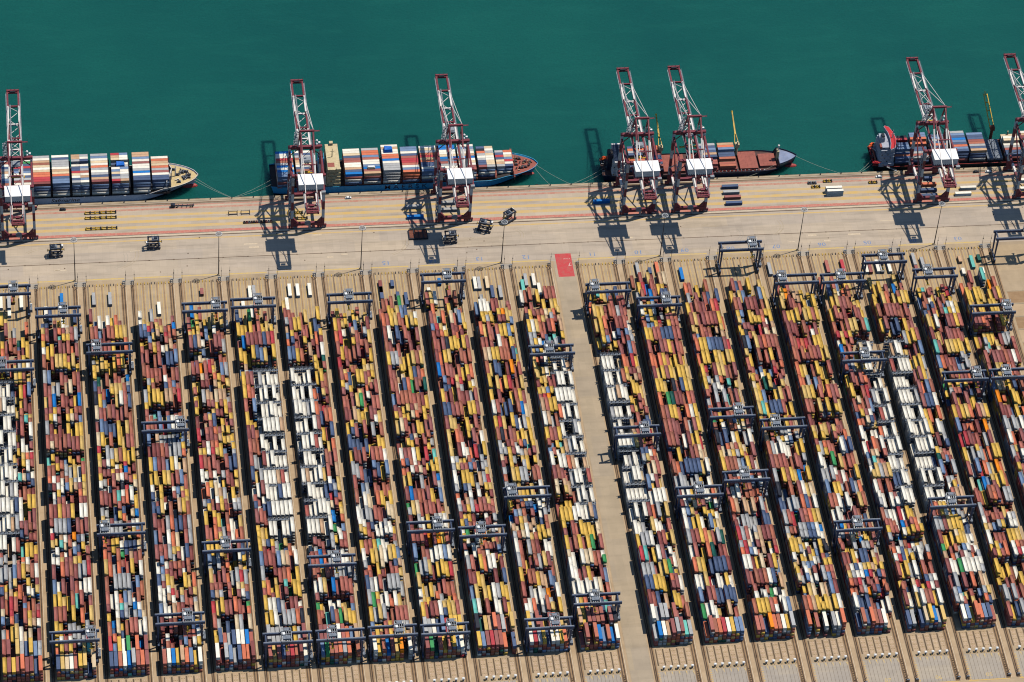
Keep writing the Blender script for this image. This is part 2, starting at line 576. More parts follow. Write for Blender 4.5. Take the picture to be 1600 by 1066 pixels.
put_text("7", 5.0, "white_paint", "painted_number", road, (353.3, -0.6, 0.036), (0, 0, math.pi), 1.0)
# wavy tyre scrub along the road edge
for y in (-110, -146, -182, -214, -250, -290, -330):
    q = MB()
    pts = [Vector((338.9 + 0.25 * i + 1.1 * math.sin(i * 0.9), y + i * 1.6, 0.034)) for i in range(9)]
    for a, c in zip(pts, pts[1:]):
        q.bar(a, c, 0.16, 0.01, "rail_bed")
    q.build("tyre_mark", road)
# land right of the last block: side yard with kerbs and slabs
sy = MB()
for j in range(26):
    sy.sheet(XT(19) + 9.0, 1100, -60 - j * 13.0, -48.6 - j * 13.0, 0.012, "lane_concrete" if j % 2 else "rail_bed")
    sy.box(XT(19) + 9.0, 1100, -48.2 - j * 13.0, -47.7 - j * 13.0, 0.0, 0.15, "cope_concrete")
sy.build("side_yard", yp)

# ------------------------------------------------------------------ containers
PAL = {'B': (174, 94, 84), 'Y': (224, 180, 82), 'N': (80, 96, 126), 'S': (116, 138, 168), 'G': (176, 175, 172), 'W': (243, 235, 216),
       'O': (216, 120, 86), 'R': (188, 66, 72), 'A': (200, 162, 126), 'U': (24, 118, 190), 'E': (66, 150, 88), 'T': (108, 190, 176),
       'D': (28, 88, 78), 'K': (44, 46, 56), 'X': (242, 138, 22)}
CNAME = {'B': "brown", 'Y': "yellow", 'N': "navy", 'S': "steel-blue", 'G': "grey", 'W': "white", 'O': "orange-red", 'R': "red", 'A': "tan",
         'U': "azure", 'E': "green", 'T': "teal", 'D': "bottle-green", 'K': "black", 'X': "orange"}
def paint(c, j=0.10):
    r, gg, bb = PAL[c]
    if c == 'B':
        r, gg, bb = rnd.choice(((182, 108, 92), (168, 96, 84), (158, 98, 92), (148, 88, 84), (180, 108, 84), (138, 76, 72), (172, 102, 90), (164, 102, 82)))
    if c == 'A' and rnd.random() < .5:
        r, gg, bb = 222, 198, 160
    if c == 'Y' and rnd.random() < .3:
        r, gg, bb = 216, 180, 108
    f = 1 + rnd.uniform(-j, j)
    return tuple(x * f for x in lin((min(255, r), min(255, gg), min(255, bb))))

W_, H_ = 2.40, 2.59
def container_mesh(L, name):
    """corner posts, rails, recessed ribbed walls and roof, door bars"""
    q, M, w = MB(), "container_paint_own", W_ / 2
    q.box(-w + .05, w - .05, -L / 2 + .05, L / 2 - .05, 0.12, H_ - .06, M)
    for sx in (-1, 1):
        for sy in (-1, 1):
            xa, xb = sorted((sx * w, sx * (w - .16)))
            ya, yb = sorted((sy * L / 2, sy * (L / 2 - .18)))
            q.box(xa, xb, ya, yb, 0, H_, M)
        xa, xb = sorted((sx * (w - .005), sx * (w - .1)))
        q.box(xa, xb, -L / 2 + .18, L / 2 - .18, H_ - .12, H_ - .005, M)
        q.box(xa, xb, -L / 2 + .18, L / 2 - .18, 0.01, .16, M)
        n = int(L / 1.5)
        for i in range(n):
            y = -L / 2 + (i + .7) * L / (n + .4)
            xa, xb = sorted((sx * (w - .05), sx * (w - .01)))
            q.box(xa, xb, y - .2, y + .2, .17, H_ - .13, M)
    for sy in (-1, 1):
        ya, yb = sorted((sy * (L / 2 - .005), sy * (L / 2 - .1)))
        q.box(-w + .16, w - .16, ya, yb, H_ - .12, H_ - .005, M)
        q.box(-w + .16, w - .16, ya, yb, .01, .16, M)
    for x in (-.75, -.3, .3, .75):
        q.box(x - .03, x + .03, -L / 2 - .0, -L / 2 + .06, .17, H_ - .13, M)
    return q.mesh(name)
CM = {40: container_mesh(12.19, "container_long"), 20: container_mesh(6.06, "container_short")}

def own_container(name, x, y, z, size, col, label, group, rz=0.0, cat="container"):
    o = bpy.data.objects.new(name, CM[size])
    COL.objects.link(o)
    o.location = (x, y, z)
    if rz:
        o.rotation_euler = (0, 0, rz)
    o.color = (*paint(col), 1)
    tag(o, label, cat, group)
    return o

class Mass:
    """thousands of containers as one mesh: walls, roof rim, recessed roof"""
    def __init__(s):
        s.rows, s.cols = [], []
    def add(s, x, y, z, lx, ly, h, c):
        s.rows.append((x, y, z, lx / 2, ly / 2, h))
        s.cols.append(c)
    def build(s, name):
        a = np.array(s.rows)
        n = len(a)
        t = np.array([(-1, -1, 0, 0), (1, -1, 0, 0), (1, 1, 0, 0), (-1, 1, 0, 0), (-1, -1, 1, 0), (1, -1, 1, 0), (1, 1, 1, 0), (-1, 1, 1, 0),
                      (-1, -1, 1, 1), (1, -1, 1, 1), (1, 1, 1, 1), (-1, 1, 1, 1), (-1, -1, 1, 2), (1, -1, 1, 2), (1, 1, 1, 2), (-1, 1, 1, 2)], float)
        rim = np.where(t[:, 3] > 0, 0.13, 0.0)
        drop = np.where(t[:, 3] > 1, 0.05, 0.0)
        V = np.empty((n, 16, 3))
        V[:, :, 0] = a[:, 0:1] + t[None, :, 0] * (a[:, 3:4] - rim[None])
        V[:, :, 1] = a[:, 1:2] + t[None, :, 1] * (a[:, 4:5] - rim[None])
        V[:, :, 2] = a[:, 2:3] + t[None, :, 2] * a[:, 5:6] - drop[None]
        F = np.array([(0, 1, 5, 4), (1, 2, 6, 5), (2, 3, 7, 6), (3, 0, 4, 7), (4, 5, 9, 8), (5, 6, 10, 9), (6, 7, 11, 10), (7, 4, 8, 11),
                      (8, 9, 13, 12), (9, 10, 14, 13), (10, 11, 15, 14), (11, 8, 12, 15), (12, 13, 14, 15), (3, 2, 1, 0)])
        idx = (F[None] + (np.arange(n) * 16)[:, None, None]).reshape(-1)
        me = bpy.data.meshes.new(name)
        me.vertices.add(n * 16)
        me.vertices.foreach_set("co", V.reshape(-1))
        me.loops.add(len(idx))
        me.loops.foreach_set("vertex_index", idx.astype(np.int32))
        nf = n * 14
        me.polygons.add(nf)
        me.polygons.foreach_set("loop_start", (np.arange(nf) * 4).astype(np.int32))
        at = me.attributes.new("paint", 'FLOAT_COLOR', 'POINT')
        c = np.ones((n, 16, 4))
        c[:, :, :3] = np.array(s.cols)[:, None, :]
        at.data.foreach_set("color", c.reshape(-1))
        me.materials.append(MATS["container_paint_many"])
        me.update(calc_edges=True)
        o = bpy.data.objects.new(name, me)
        COL.objects.link(o)
        return o

SEA = "B" * 84 + "Y" * 72 + "N" * 9 + "O" * 11 + "G" * 8 + "A" * 9 + "R" * 4 + "W" * 6 + "S" * 7 + "UUEETTDKKX"
LAND = "B" * 68 + "Y" * 42 + "W" * 30 + "G" * 26 + "N" * 13 + "O" * 13 + "A" * 14 + "R" * 6 + "S" * 10 + "UUUEETTDKKX"
LOWER = "B" * 50 + "N" * 18 + "G" * 12 + "K" * 8 + "Y" * 7 + "S" * 6 + "O" * 3 + "D" * 3 + "A" * 4  # lower tiers: mix biased to dark colours, painting in the shade of the gaps
START = {-3: -38, -2: -35, -1: -41, 0: -37, 1: -32, 2: -42, 3: -37, 4: -39, 5: -45, 6: -33, 7: -36, 8: -30, 9: -30, 10: -30, 11: -29, 12: -35,
         13: -37, 14: -42, 15: -38, 16: -34, 17: -45, 18: -37}
# colours of the stacks at the land end, read off the photograph, left to right; '.' is an empty place
FRONT = {-2: "YBYBOBBNO", -1: "NYAWBYYNA", 0: "NNBWUGBOB", 1: "BWUYAOSYW", 2: "WBGSGNOOB", 3: "BYBNBRBBW", 4: "SEBBOGO.B", 5: "WYBUBYX.W",
         6: "BEDBYBYSW", 7: "YSBRBBO.N", 8: "WRGYNWWYO", 9: "BBBBUSBUW", 10: "GUWABGBTG", 11: "OBBORWYSS", 12: "BBNXOBWYG", 13: "O.B.W.GWO",
         14: "NBNOBBWA.", 15: "NG.NAYUGY", 16: ".WSYOOSNB", 17: "BYNGBWOBS"}
FH = {-2: "444454434", -1: "444445524", 0: "444445444", 1: "444454434", 2: "535434445", 3: "434444453", 4: "444444404", 5: "434343404", 6: "442434543",
      7: "444444303", 8: "444434443", 9: "252543434", 10: "344455544", 11: "354444444", 12: "443544445", 13: "504040445", 14: "354544420", 15: "330345434",
      16: "044354443", 17: "434545434"}
WHITE = {-2: (0, 4), 3: (3, 8), 4: (0, 5), 9: (4, 8), 10: (0, 4), 15: (5, 8), 16: (0, 4)}
ROWP = 2.84
mass = Mass()
tops = []              # (depth along the block, record) of stacks that may become single things
PB = 12.66
def stack(k, row, y, size, h, top, weights, bay):
    """one stack of h containers; the top one is kept aside"""
    x = XB(k) + W_ / 2 + row * ROWP
    L = 12.19 if size == 40 else 6.06
    z = 0.02
    for t in range(h):
        c = top if t == h - 1 else (rnd.choice(LOWER if rnd.random() < .7 else weights) if top != 'W' or rnd.random() < 0.5 else 'G')
        hh = 2.59 if rnd.random() < 0.4 or t == h - 1 else 2.85
        xx, yy = x + rnd.uniform(-.05, .05), y + rnd.uniform(-.07, .07)
        if t == h - 1:
            tops.append((y - L / 2, k, row, bay, xx, yy, z, size, c, h))
        else:
            mass.add(xx, yy, z, W_, L, hh, paint(c))
        z += hh + .02

RACKS = []
for k in range(-3, 19):
    nb = int((START[k] + 359) / PB)
    bias = rnd.uniform(4.1, 4.5) + (0.3 if k >= 10 else 0.0)
    twenties = 0
    for bay in range(nb + 1):
        y0 = -359 + bay * PB
        yc = y0 + 6.1
        ragged = bay >= nb - 1
        weights = SEA if yc > -165 + 30 * math.sin(k * 1.7) else LAND
        if rnd.random() < 0.25 and k < 10:
            weights = LAND if rnd.random() < 0.35 else weights
        short_bay = bay > 0 and not ragged and rnd.random() < 0.27
        m = bias + rnd.gauss(0, 0.55)
        if bay > 1 and rnd.random() < 0.05:
            m = 1.4
        prev = None
        for row in range(9):
            if k in WHITE and WHITE[k][0] <= row <= WHITE[k][1] and -262 < yc < -94:
                continue
            if bay == 0 and k in FRONT:
                c, h = FRONT[k][row], int(FH[k][row])
                if c != '.' and h:
                    stack(k, row, yc, 40, h, c, LAND, bay)
                continue
            if ragged and rnd.random() < (0.25 if bay == nb - 1 else 0.55):
                continue
            mm = m if not ragged else min(m, 3.0 if bay == nb - 1 else 2.0)
            h = max(1, min(5, int(round(mm + .9 - abs(rnd.gauss(0, 1.5))))))
            if rnd.random() < 0.10:
                h = max(0, h - 3)
            if row == 0 and not ragged and rnd.random() < .75:
                h = max(h, rnd.choice((4, 5)))
            c = prev if prev and prev in 'BYWGNA' and rnd.random() < 0.36 else rnd.choice(weights)
            prev = c
            if h == 0:
                continue
            sb = short_bay if rnd.random() < 0.93 else not short_bay
            if sb and bay > 0:
                for s, dy in ((0, -3.16), (1, 3.16)):
                    hs = max(1, min(5, h + rnd.choice((-1, 0, 0, 0, 1))))
                    stack(k, row, yc + dy, 20, hs, rnd.choice(weights) if rnd.random() < .6 else c, weights, bay)
            else:
                stack(k, row, yc, 40, h, c, weights, bay)
    if k in WHITE:                                    # refrigerated containers between steel racks
        r0, r1 = WHITE[k]
        n = 10
        pitch = 15.3
        for j in range(n):
            yc = -256.5 + pitch * (j + .5)
            RACKS.append((k, r0, r1, yc + 7.65, j))
            full = rnd.uniform(3.0, 4.9)
            for row in range(r0, r1 + 1):
                h = max(0, min(5, int(round(rnd.gauss(full, 0.7)))))
                if rnd.random() < 0.15:
                    h = max(0, h - 3)
                if row == (r1 if r0 == 0 else r0) and rnd.random() < .4:
                    stack(k, row, yc, 40, max(1, h), rnd.choice("BYBNGOAY"), LAND, j + 8)
                    continue
                if h:
                    top = 'W' if rnd.random() < 0.9 else rnd.choice("AAGBN")
                    x = XB(k) + W_ / 2 + row * ROWP
                    for t in range(h):
                        hh = 2.75
                        f = rnd.uniform(0.93, 1.06)
                        base = lin(PAL['W']) if t < h - 1 or top == 'W' else lin(PAL[top])
                        mass.add(x + rnd.uniform(-.05, .05), yc + rnd.uniform(-.1, .1), .02 + t * 2.77, W_, 12.19, hh, tuple(v * f for v in base))
                        # dark refrigeration unit let into the end wall
                        mass.add(x, yc - 6.1, .35 + t * 2.77, 2.0, 0.12, 1.9, lin((128, 128, 126)))

# the single containers: loose ones at the quay end, then the land-end ones that show largest
LOOSE = [(-9.5, -16.7, 40, 'U'), (10.9, -17.4, 40, 'G'), (24.1, -17.7, 40, 'G'), (58.1, -29.5, 40, 'W'), (-52.7, -16.7, 40, 'W'), (-48.3, -16.9, 40, 'G'), (-43.7, -14.5, 20, 'B'), (-39.3, -17.1, 40, 'W'), (-47.8, -27.7, 20, 'W'), (-23.2, -29.3, 40, 'W'), (87.4, -14.5, 20, 'B'), (121.2, -17.2, 40, 'W'), (125.7, -16.9, 40, 'G'), (116.7, -28.7, 20, 'W'), (151.4, -16.9, 40, 'W'), (156.0, -17.2, 40, 'W'), (164.8, -17.2, 40, 'W'), (146.9, -30.7, 40, 'W'), (213.9, -17.6, 40, 'B'), (222.8, -14.8, 20, 'N'), (214.0, -30.1, 40, 'N'), (227.4, -28.2, 20, 'N'), (231.9, -30.7, 40, 'N'), (256.3, -14.7, 20, 'U'), (248.1, -23.8, 20, 'W'), (248.1, -29.9, 20, 'W'), (261.5, -25.9, 40, 'B'), (281.4, -17.9, 40, 'W'), (285.6, -18.1, 40, 'G'), (290.3, -17.8, 40, 'A'), (295.0, -27.5, 40, 'N'), (299.2, -27.8, 40, 'G'), (319.3, -16.9, 40, 'G'), (323.7, -17.2, 40, 'W'), (315.4, -27.7, 40, 'T'), (328.5, -26.9, 40, 'W'), (401.7, -17.1, 40, 'G'), (410.5, -14.8, 20, 'N'), (415.0, -17.2, 40, 'O'), (430.9, -17.7, 40, 'U'), (498.4, -16.4, 40, 'G'), (540.7, -16.7, 40, 'B'), (549.8, -16.7, 40, 'R'), (567.0, -18.4, 40, 'W'), (571.2, -18.7, 40, 'B'), (575.6, -18.3, 40, 'W'), (580.1, -18.6, 40, 'G'), (584.4, -18.9, 40, 'W'), (604.5, -13.0, 40, 'G'), (604.9, -22.6, 20, 'B'), (609.2, -17.6, 40, 'G'), (638.5, -15.0, 20, 'A'), (647.2, -18.2, 40, 'T'), (652.0, -14.4, 20, 'D'), (638.7, -27.6, 20, 'W'), (652.2, -27.8, 20, 'W')]
def taken(x, y, L):
    return any(abs(x - t[4]) < 2.5 and abs(y - t[5]) < (L + (12.19 if t[7] == 40 else 6.06)) / 2 + .15 for t in tops)
cnt, n_loose = {}, 0
for x, y, size, c in LOOSE:
    L = 12.19 if size == 40 else 6.06
    k = min(range(-3, 19), key=lambda j: abs(XB(j) + 12.6 - x))
    row = max(0, min(8, round((x - XB(k) - W_ / 2) / ROWP)))
    x = XB(k) + W_ / 2 + row * ROWP
    for _ in range(8):
        if taken(x, y, L):
            y += 1.6
    if taken(x, y, L):
        continue
    n = cnt[k] = cnt.get(k, 0) + 1
    ln = "long" if size == 40 else "short"
    own_container("shipping_container", x, y, .02, size, c,
                  f"{CNAME[c]} {ln} container, {ORD[n]} loose one at quay end, {block_name(k).replace('the ', '')}", "loose containers at the quay end of the blocks")
    n_loose += 1
tops.sort(key=lambda t: t[0] - (8 if t[7] == 40 else 0))
n_own = 0
for i, (d, k, row, bay, x, y, z, size, c, h) in enumerate(tops):
    L = 12.19 if size == 40 else 6.06
    if n_own < 300 - n_loose and -2 <= k <= 17 and size == 40 and not (k == 17 and bay == 0) and not (k == -2 and row < 1):
        where = "land end bay" if bay == 0 else f"{ORD[bay + 1]} bay from land"
        own_container("shipping_container", x, y, z, size, c, f"{CNAME[c]} long container, {ORD[row + 1]} stack of {where}, {block_name(k)}",
                      "top containers at the land end of the blocks")
        n_own += 1
    else:
        mass.add(x, y, z, W_, L, 2.59, paint(c))
mo = mass.build("stacked_containers")
tag(mo, "dense stacks of brown, yellow, grey and white containers filling the yard blocks", "container stacks", kind="stuff")

# racks for the refrigerated containers
def rack_mesh(nrows):
    wd = nrows * ROWP
    parts = []
    q = MB()
    for x in [i * ROWP for i in range(nrows + 1)]:
        for y in (-.9, .9):
            q.box(x - .12, x + .12, y - .12, y + .12, 0, 13.6, "galvanised")
    for z in (2.7, 5.4, 8.2, 11.0):
        for y in (-1.0, 1.0):
            q.box(0, wd, y - .04, y + .04, z + .9, z + 1.05, "galvanised")
            q.box(0, wd, y - .05, y + .05, z - .1, z + .1, "galvanised")
    parts.append(("frame", q.mesh("rack_frame")))
    for z in (2.7, 5.4, 8.2, 11.0):
        q = MB()
        q.box(-.3, wd + .3, -.95, .95, z - .06, z, "machine_grey")
        for i in range(nrows):
            q.box(i * ROWP + 1.0, i * ROWP + 1.7, -.3, .3, z, z + 1.1, "dark_steel")
        parts.append(("platform", q.mesh("rack_platform")))
    return parts
RM = {}
for k, r0, r1, y, j in RACKS:
    n = r1 - r0 + 1
    if n not in RM:
        RM[n] = rack_mesh(n)
    e = empty("reefer_rack", (XB(k) - .2 + r0 * ROWP, y, 0.02))
    tag(e, f"grey steel rack behind the {ORD[10 - j]} white bay from quay, {block_name(k)}", "rack", "racks between the refrigerated containers")
    for nm, me in RM[n]:
        o = bpy.data.objects.new(nm, me)
        COL.objects.link(o)
        o.parent = e

# ------------------------------------------------------------------ yard gantry cranes
def make_gantry():
    e = empty("yard_crane", (0, 0, 0))
    S = 27.8
    GB = "gantry_blue"
    for y in (-3.9, 3.9):
        q = MB().box(-1.9, S + 2.1, y - .65, y + .65, 21.6, 23.6, GB)
        for i in range(0, 32, 2):
            q.box(-1.7 + i, -1.6 + i, y - .68, y - .62, 23.6, 24.6, "machine_grey")
        q.box(-1.7, S + 1.9, y - .68, y - .62, 24.5, 24.6, "machine_grey")
        q.box(-1.7, S + 1.9, y + .1, y + .5, 23.6, 23.72, "galvanised")
        q.build("girder", e)
    for y in (-3.9, 3.9):
        s = 1 if y > 0 else -1
        MB().bar((-.2, y, 21.8), (0, s * 3.2, 3.2), 1.3, .9, GB, .8, .8).build("leg", e)
        q = MB()
        q.bar((S + .1, y, 21.8), (S, s * 3.2, 3.2), 1.4, 2.6, GB, .9, 1.0)
        q.build("leg", e)
    for x in (0, S):
        MB().box(x - .55, x + .55, -5.8, 5.8, 2.2, 3.4, GB).build("sill_beam", e)
        MB().box(x - .4, x + .4, -3.2, 3.2, 21.8, 22.9, GB).build("end_tie", e)
        for y in (-4.6, 4.6):
            q = MB().box(x - .45, x + .45, y - 1.5, y + 1.5, .75, 2.2, "carrier_blue")
            for dy in (-1.0, -.33, .33, 1.0):
                q.cyl((x - .2, y + dy, .46), (x + .2, y + dy, .46), .32, .32, 10, "dark_steel")
            q.build("bogie", e)
    q = MB().box(S + .9, S + 2.6, -3.6, 2.4, 3.4, 6.0, "machine_grey")
    q.box(S + .9, S + 2.6, 2.6, 3.9, 3.4, 5.0, "white_gloss")
    q.build("electrical_house", e)
    q = MB()
    q.cyl((-1.5, 0, 4.6), (-1.1, 0, 4.6), 2.1, 2.1, 18, "carrier_blue")
    q.cyl((-1.6, 0, 4.6), (-1.0, 0, 4.6), .5, .5, 10, "dark_steel")
    q.build("cable_reel", e)
    q = MB()
    for a, c in (((S + .7, -3.1, 3.4), (S + .7, -3.1, 21.5)), ((S + 1.7, -3.1, 6), (S + 1.7, -3.1, 21.5))):
        q.bar(a, c, .12, .12, "machine_grey")
    for i in range(8):
        z = 6 + i * 2.0
        q.bar((S + .7, -3.1, z), (S + 1.7, -3.1, z + 2.0 if i % 2 else z), .5, .08, "galvanised")
    q.build("stair", e)
    # trolley with hoist machinery, ropes and spreader
    q = MB()
    q.box(-3.2, 3.2, -4.9, -4.3, 23.8, 24.6, "machine_grey").box(-3.2, 3.2, 4.3, 4.9, 23.8, 24.6, "machine_grey")
    for x in (-3.2, -1.0, 1.0, 3.2):
        q.box(x - .25, x + .25, -4.3, 4.3, 23.9, 24.4, "galvanised")
    q.box(-2.4, 2.4, -3.4, -.6, 24.4, 26.0, "machine_grey").box(-2.7, -.4, .4, 3.0, 24.4, 25.6, "galvanised")
    q.cyl((.3, 1.2, 25.1), (2.8, 1.2, 25.1), .7, .7, 12, "dark_steel").cyl((.3, 2.9, 25.1), (2.8, 2.9, 25.1), .7, .7, 12, "dark_steel")
    q.box(-3.2, -2.6, 3.2, 4.2, 24.4, 26.4, "white_gloss")
    for x in (-3.0, -1.5, 0, 1.5, 3.0):
        q.bar((x, -4.4, 24.4), (x, 4.2, 27.4), .3, .3, "galvanised").bar((x, 4.2, 24.4), (x, 4.2, 27.4), .3, .3, "galvanised")
    for y in (-2.2, 0, 2.2, 4.2):
        q.box(-3.1, 3.1, y - .15, y + .15, 24.9 + (y + 4.4) * .3, 25.2 + (y + 4.4) * .3, "galvanised")
    q.box(-1.4, 1.9, 2.4, 4.6, 27.3, 27.6, "machine_grey").box(-2.6, -1.0, -.6, 1.4, 26.0, 27.0, "white_gloss")
    for i in range(7):
        q.box(-3.2 + i * 1.07, -3.1 + i * 1.07, -5.2, -5.1, 24.6, 25.7, "galvanised").box(-3.2 + i * 1.07, -3.1 + i * 1.07, 5.1, 5.2, 24.6, 25.7, "galvanised")
    q.box(-3.2, 3.3, -5.2, -5.1, 25.6, 25.75, "galvanised").box(-3.2, 3.3, 5.1, 5.2, 25.6, 25.75, "galvanised")
    tr = q.build("trolley", e)
    q = MB()
    for sx in (-1, 1):
        for sy in (-1, 1):
            q.bar((sx * .9, sy * 2.2, 24), (sx * 1.0, sy * 2.8, 17.6), .06, .06, "dark_steel")
    q.build("hoist_rope", tr)
    q = MB().box(-.5, .5, -6.0, 6.0, 16.6, 17.1, "yellow_steel").box(-1.2, 1.2, -6.1, -5.7, 16.5, 17.0, "yellow_steel").box(-1.2, 1.2, 5.7, 6.1, 16.5, 17.0, "yellow_steel")
    q.box(-1.0, 1.0, -1.6, 1.6, 17.0, 17.7, "dark_steel")
    q.build("spreader", tr)
    return e
YC = [(-2, -99.4, 8.0), (-2, -26.0, 17.8), (-1, -342.5, 24.8), (-1, -49.4, 17.6), (0, -253.4, 2.3), (0, -87.0, 5.1), (1, -332.6, 19.0), (1, -163.0, 24.5), (2, -272.9, 13.6), (2, -50.9, 21.8), (3, -353.5, 13.2), (3, -48.8, 17.5), (4, -353.5, 8.7), (4, -290.1, 17.0), (5, -352.7, 18.2), (5, -48.3, 13.3), (6, -353.5, 18.2), (6, -264.9, 18.7), (7, -271.6, 13.0), (7, -32.1, 17.0), (8, -353.6, 17.5), (8, -239.1, 1.7), (9, -335.3, 12.4), (9, -108.0, 12.1), (10, -188.5, 19.0), (10, -49.3, 4.1), (11, -246.1, 13.8), (11, -65.3, 19.0), (12, -234.4, 12.9), (12, -175.6, 18.4), (13, -188.0, 8.4), (13, -12.9, 22.2), (14, -283.7, 13.5), (14, -48.8, 3.7), (15, -128.3, 14.7), (15, -49.8, 12.4), (16, -267.5, 13.2), (16, -31.9, 12.8), (17, -151.6, 22.1), (17, -48.9, 8.4), (18, -151.2, 9.6), (18, -87.7, 24.0), (19, -13.1, 23.0)]
proto = make_gantry()
remember(proto)
per = {}
for k, y, t in YC:
    per.setdefault(k, []).append(y)
for i, (k, y, t) in enumerate(YC):
    o = proto if i == 0 else copy_tree(proto)
    o.location = (XB(k) - 1.78, y, 0.1)
    for ch in o.children:
        if ch.name.split('.')[0] == "trolley":
            ch.location.x = max(3.6, min(24.4, t))
    ys = sorted(per[k], reverse=True)
    side = block_name(k) if k < 19 else "the empty place at the right edge of the yard"
    which = "" if len(ys) == 1 else (" nearer the quay" if y == ys[0] else " farther from the quay")
    tag(o, f"slate-blue yard gantry crane{which}, over {side}", "gantry crane", "yard gantry cranes over the container blocks")

# ------------------------------------------------------------------ quay cranes
RW = ["crane_red", "crane_white"]
def make_sts():
    e = empty("quay_crane", (0, 0, 0))
    R, Wt = "crane_red", "crane_white"
    LX = 11.2
    for y in (0, 30.5):
        q = MB().box(-LX - .9, LX + .9, y - 1.0, y + 1.0, 3.4, 5.8, R)
        for s in (-1, 1):                                     # haunches
            q.quads([(s * (LX - 1), y - .8, 5.8), (s * (LX - 4.5), y - .8, 5.8), (s * (LX - 1), y - .8, 10.5),
                     (s * (LX - 1), y + .8, 5.8), (s * (LX - 4.5), y + .8, 5.8), (s * (LX - 1), y + .8, 10.5)],
                    [(0, 1, 2), (5, 4, 3), (1, 0, 3, 4), (2, 1, 4, 5), (0, 2, 5, 3)], R)
        q.build("sill_beam", e)
        for s in (-1, 1):
            q = MB()
            q.box(s * 10.4 - 3.4, s * 10.4 + 3.4, y - .55, y + .55, 2.2, 3.4, R)
            for d in (-2.5, -.8, .8, 2.5):
                q.box(s * 10.4 + d - .72, s * 10.4 + d + .72, y - .5, y + .5, .9, 2.3, "machine_grey" if d > 0 else R)
                for w in (-.4, .4):
                    q.cyl((s * 10.4 + d + w, y - .2, .48), (s * 10.4 + d + w, y + .2, .48), .38, .38, 10, "dark_steel")
            q.build("bogie", e)
            cuts = [(z - 5.8) / 45.2 for z in (11, 19, 27, 35, 43)]
            q = MB().bands((s * LX, y, 5.8), (s * LX, y, 51.0), 1.9 if y == 0 else 1.7, 2.6, cuts, RW)
            q.build("leg", e)
        q = MB().box(-LX - 1, LX + 1, y - 1.1, y + 1.1, 50.0, 52.4, R)
        q.build("top_beam", e)
    for s in (-1, 1):
        MB().bands((s * LX, 1.3, 16.5), (s * LX, 29.2, 16.5), 1.5, 2.2, (.33, .66), RW).build("portal_beam", e)
        MB().box(s * LX - .6, s * LX + .6, 1.3, 29.2, 47.4, 48.6, R).build("side_beam", e)
        q = MB().cyl((s * LX, 1.0, 18), (s * LX, 29.6, 46.5), .5, .5, 8, R)
        q.build("brace", e)
        q = MB().cyl((s * LX, 29.6, 18), (s * LX, 16, 32.5), .45, .45, 8, Wt)
        q.build("brace", e)
        for y in (0, 30.5):
            MB().cyl((s * LX, y, 43), (s * 4.4, y, 50), .35, .35, 8, R).build("brace", e)
    cut = [(Y - 12.0) / 140.0 for Y in (22, 34, 80, 100, 119, 136)]
    for s in (-1, 1):
        q = MB().bands((s * 3.9, -36, 48.6), (s * 3.9, 104, 48.6), 1.15, 2.0, cut, RW)
        q.box(s * 4.9 - .35, s * 4.9 + .35, -34, 102, 49.0, 49.1, "galvanised")
        for i in range(23):
            q.box(s * 5.2 - .05, s * 5.2 + .05, -33.5 + i * 6, -33.4 + i * 6, 49.1, 50.2, "galvanised")
        q.box(s * 5.2 - .04, s * 5.2 + .04, -34, 102, 50.1, 50.2, "galvanised")
        q.build("girder", e)
    q = MB()
    for y in (103.5, 88.5, 69, 54, 42, 34):
        MB().box(-4.4, 4.4, y - .55, y + .55, 48.0, 49.2, R if y > 85 or y == 54 else Wt).build("boom_tie", e)
    ys = [34, 42, 50, 58, 66, 74, 82, 88]
    for i, (a, c) in enumerate(zip(ys, ys[1:])):
        s = 1 if i % 2 else -1
        q.cyl((-3.6 * s, a, 48.9), (3.6 * s, c, 48.9), .22, .22, 6, Wt)
        if a < 52:
            q.cyl((3.6 * s, a, 48.9), (-3.6 * s, c, 48.9), .2, .2, 6, Wt)
    q.build("boom_bracing", e)
    q = MB()
    for i, a in enumerate(range(-24, 30, 9)):
        s = 1 if i % 2 else -1
        q.cyl((-3.6 * s, a, 48.6), (3.6 * s, a + 9, 48.6), .2, .2, 6, R)
    q.build("girder_bracing", e)
    q = MB()
    for y in (-35.4, -28):
        q.box(-4.4, 4.4, y - .55, y + .55, 48.0, 49.2, R)
    q.build("rear_tie", e)
    q = MB().box(-2.6, -1.9, 36, 89, 49.6, 49.72, "galvanised")
    for i in range(18):
        q.box(-2.65, -2.55, 36 + i * 3, 36.1 + i * 3, 49.7, 50.8, "galvanised").box(-1.95, -1.85, 36 + i * 3, 36.1 + i * 3, 49.7, 50.8, "galvanised")
    q.box(-2.64, -2.58, 36, 89, 50.7, 50.8, "galvanised").box(-1.92, -1.86, 36, 89, 50.7, 50.8, "galvanised")
    q.build("walkway", e)
    q = MB().box(-4.6, 4.6, 103.9, 105.2, 49.2, 50.4, R)
    for x in (-4.2, -1.4, 1.4, 4.2):
        q.box(x - .07, x + .07, 104.4, 104.55, 50.4, 52.0, R)
    q.cyl((-2, 103.2, 49.9), (2, 103.2, 49.9), .6, .6, 10, "dark_steel")
    q.build("boom_tip", e)
    # A-frame, stays
    A = 21.5
    MB().box(-5.3, 5.3, A - .7, A + .7, 74.3, 75.7, R).build("apex_beam", e)
    q = MB()
    for i in range(6):
        q.box(-5 + i * 2, -4.95 + i * 2, A - .7, A - .65, 75.7, 76.7, "galvanised")
    q.box(5.3, 9.2, A - .5, A + .5, 74.6, 74.7, R).box(9.0, 9.1, A - .1, A + .1, 74.6, 77.5, R).box(5.3, 9.2, A - .5, A - .44, 75.6, 75.7, R)
    q.build("apex_platform", e)
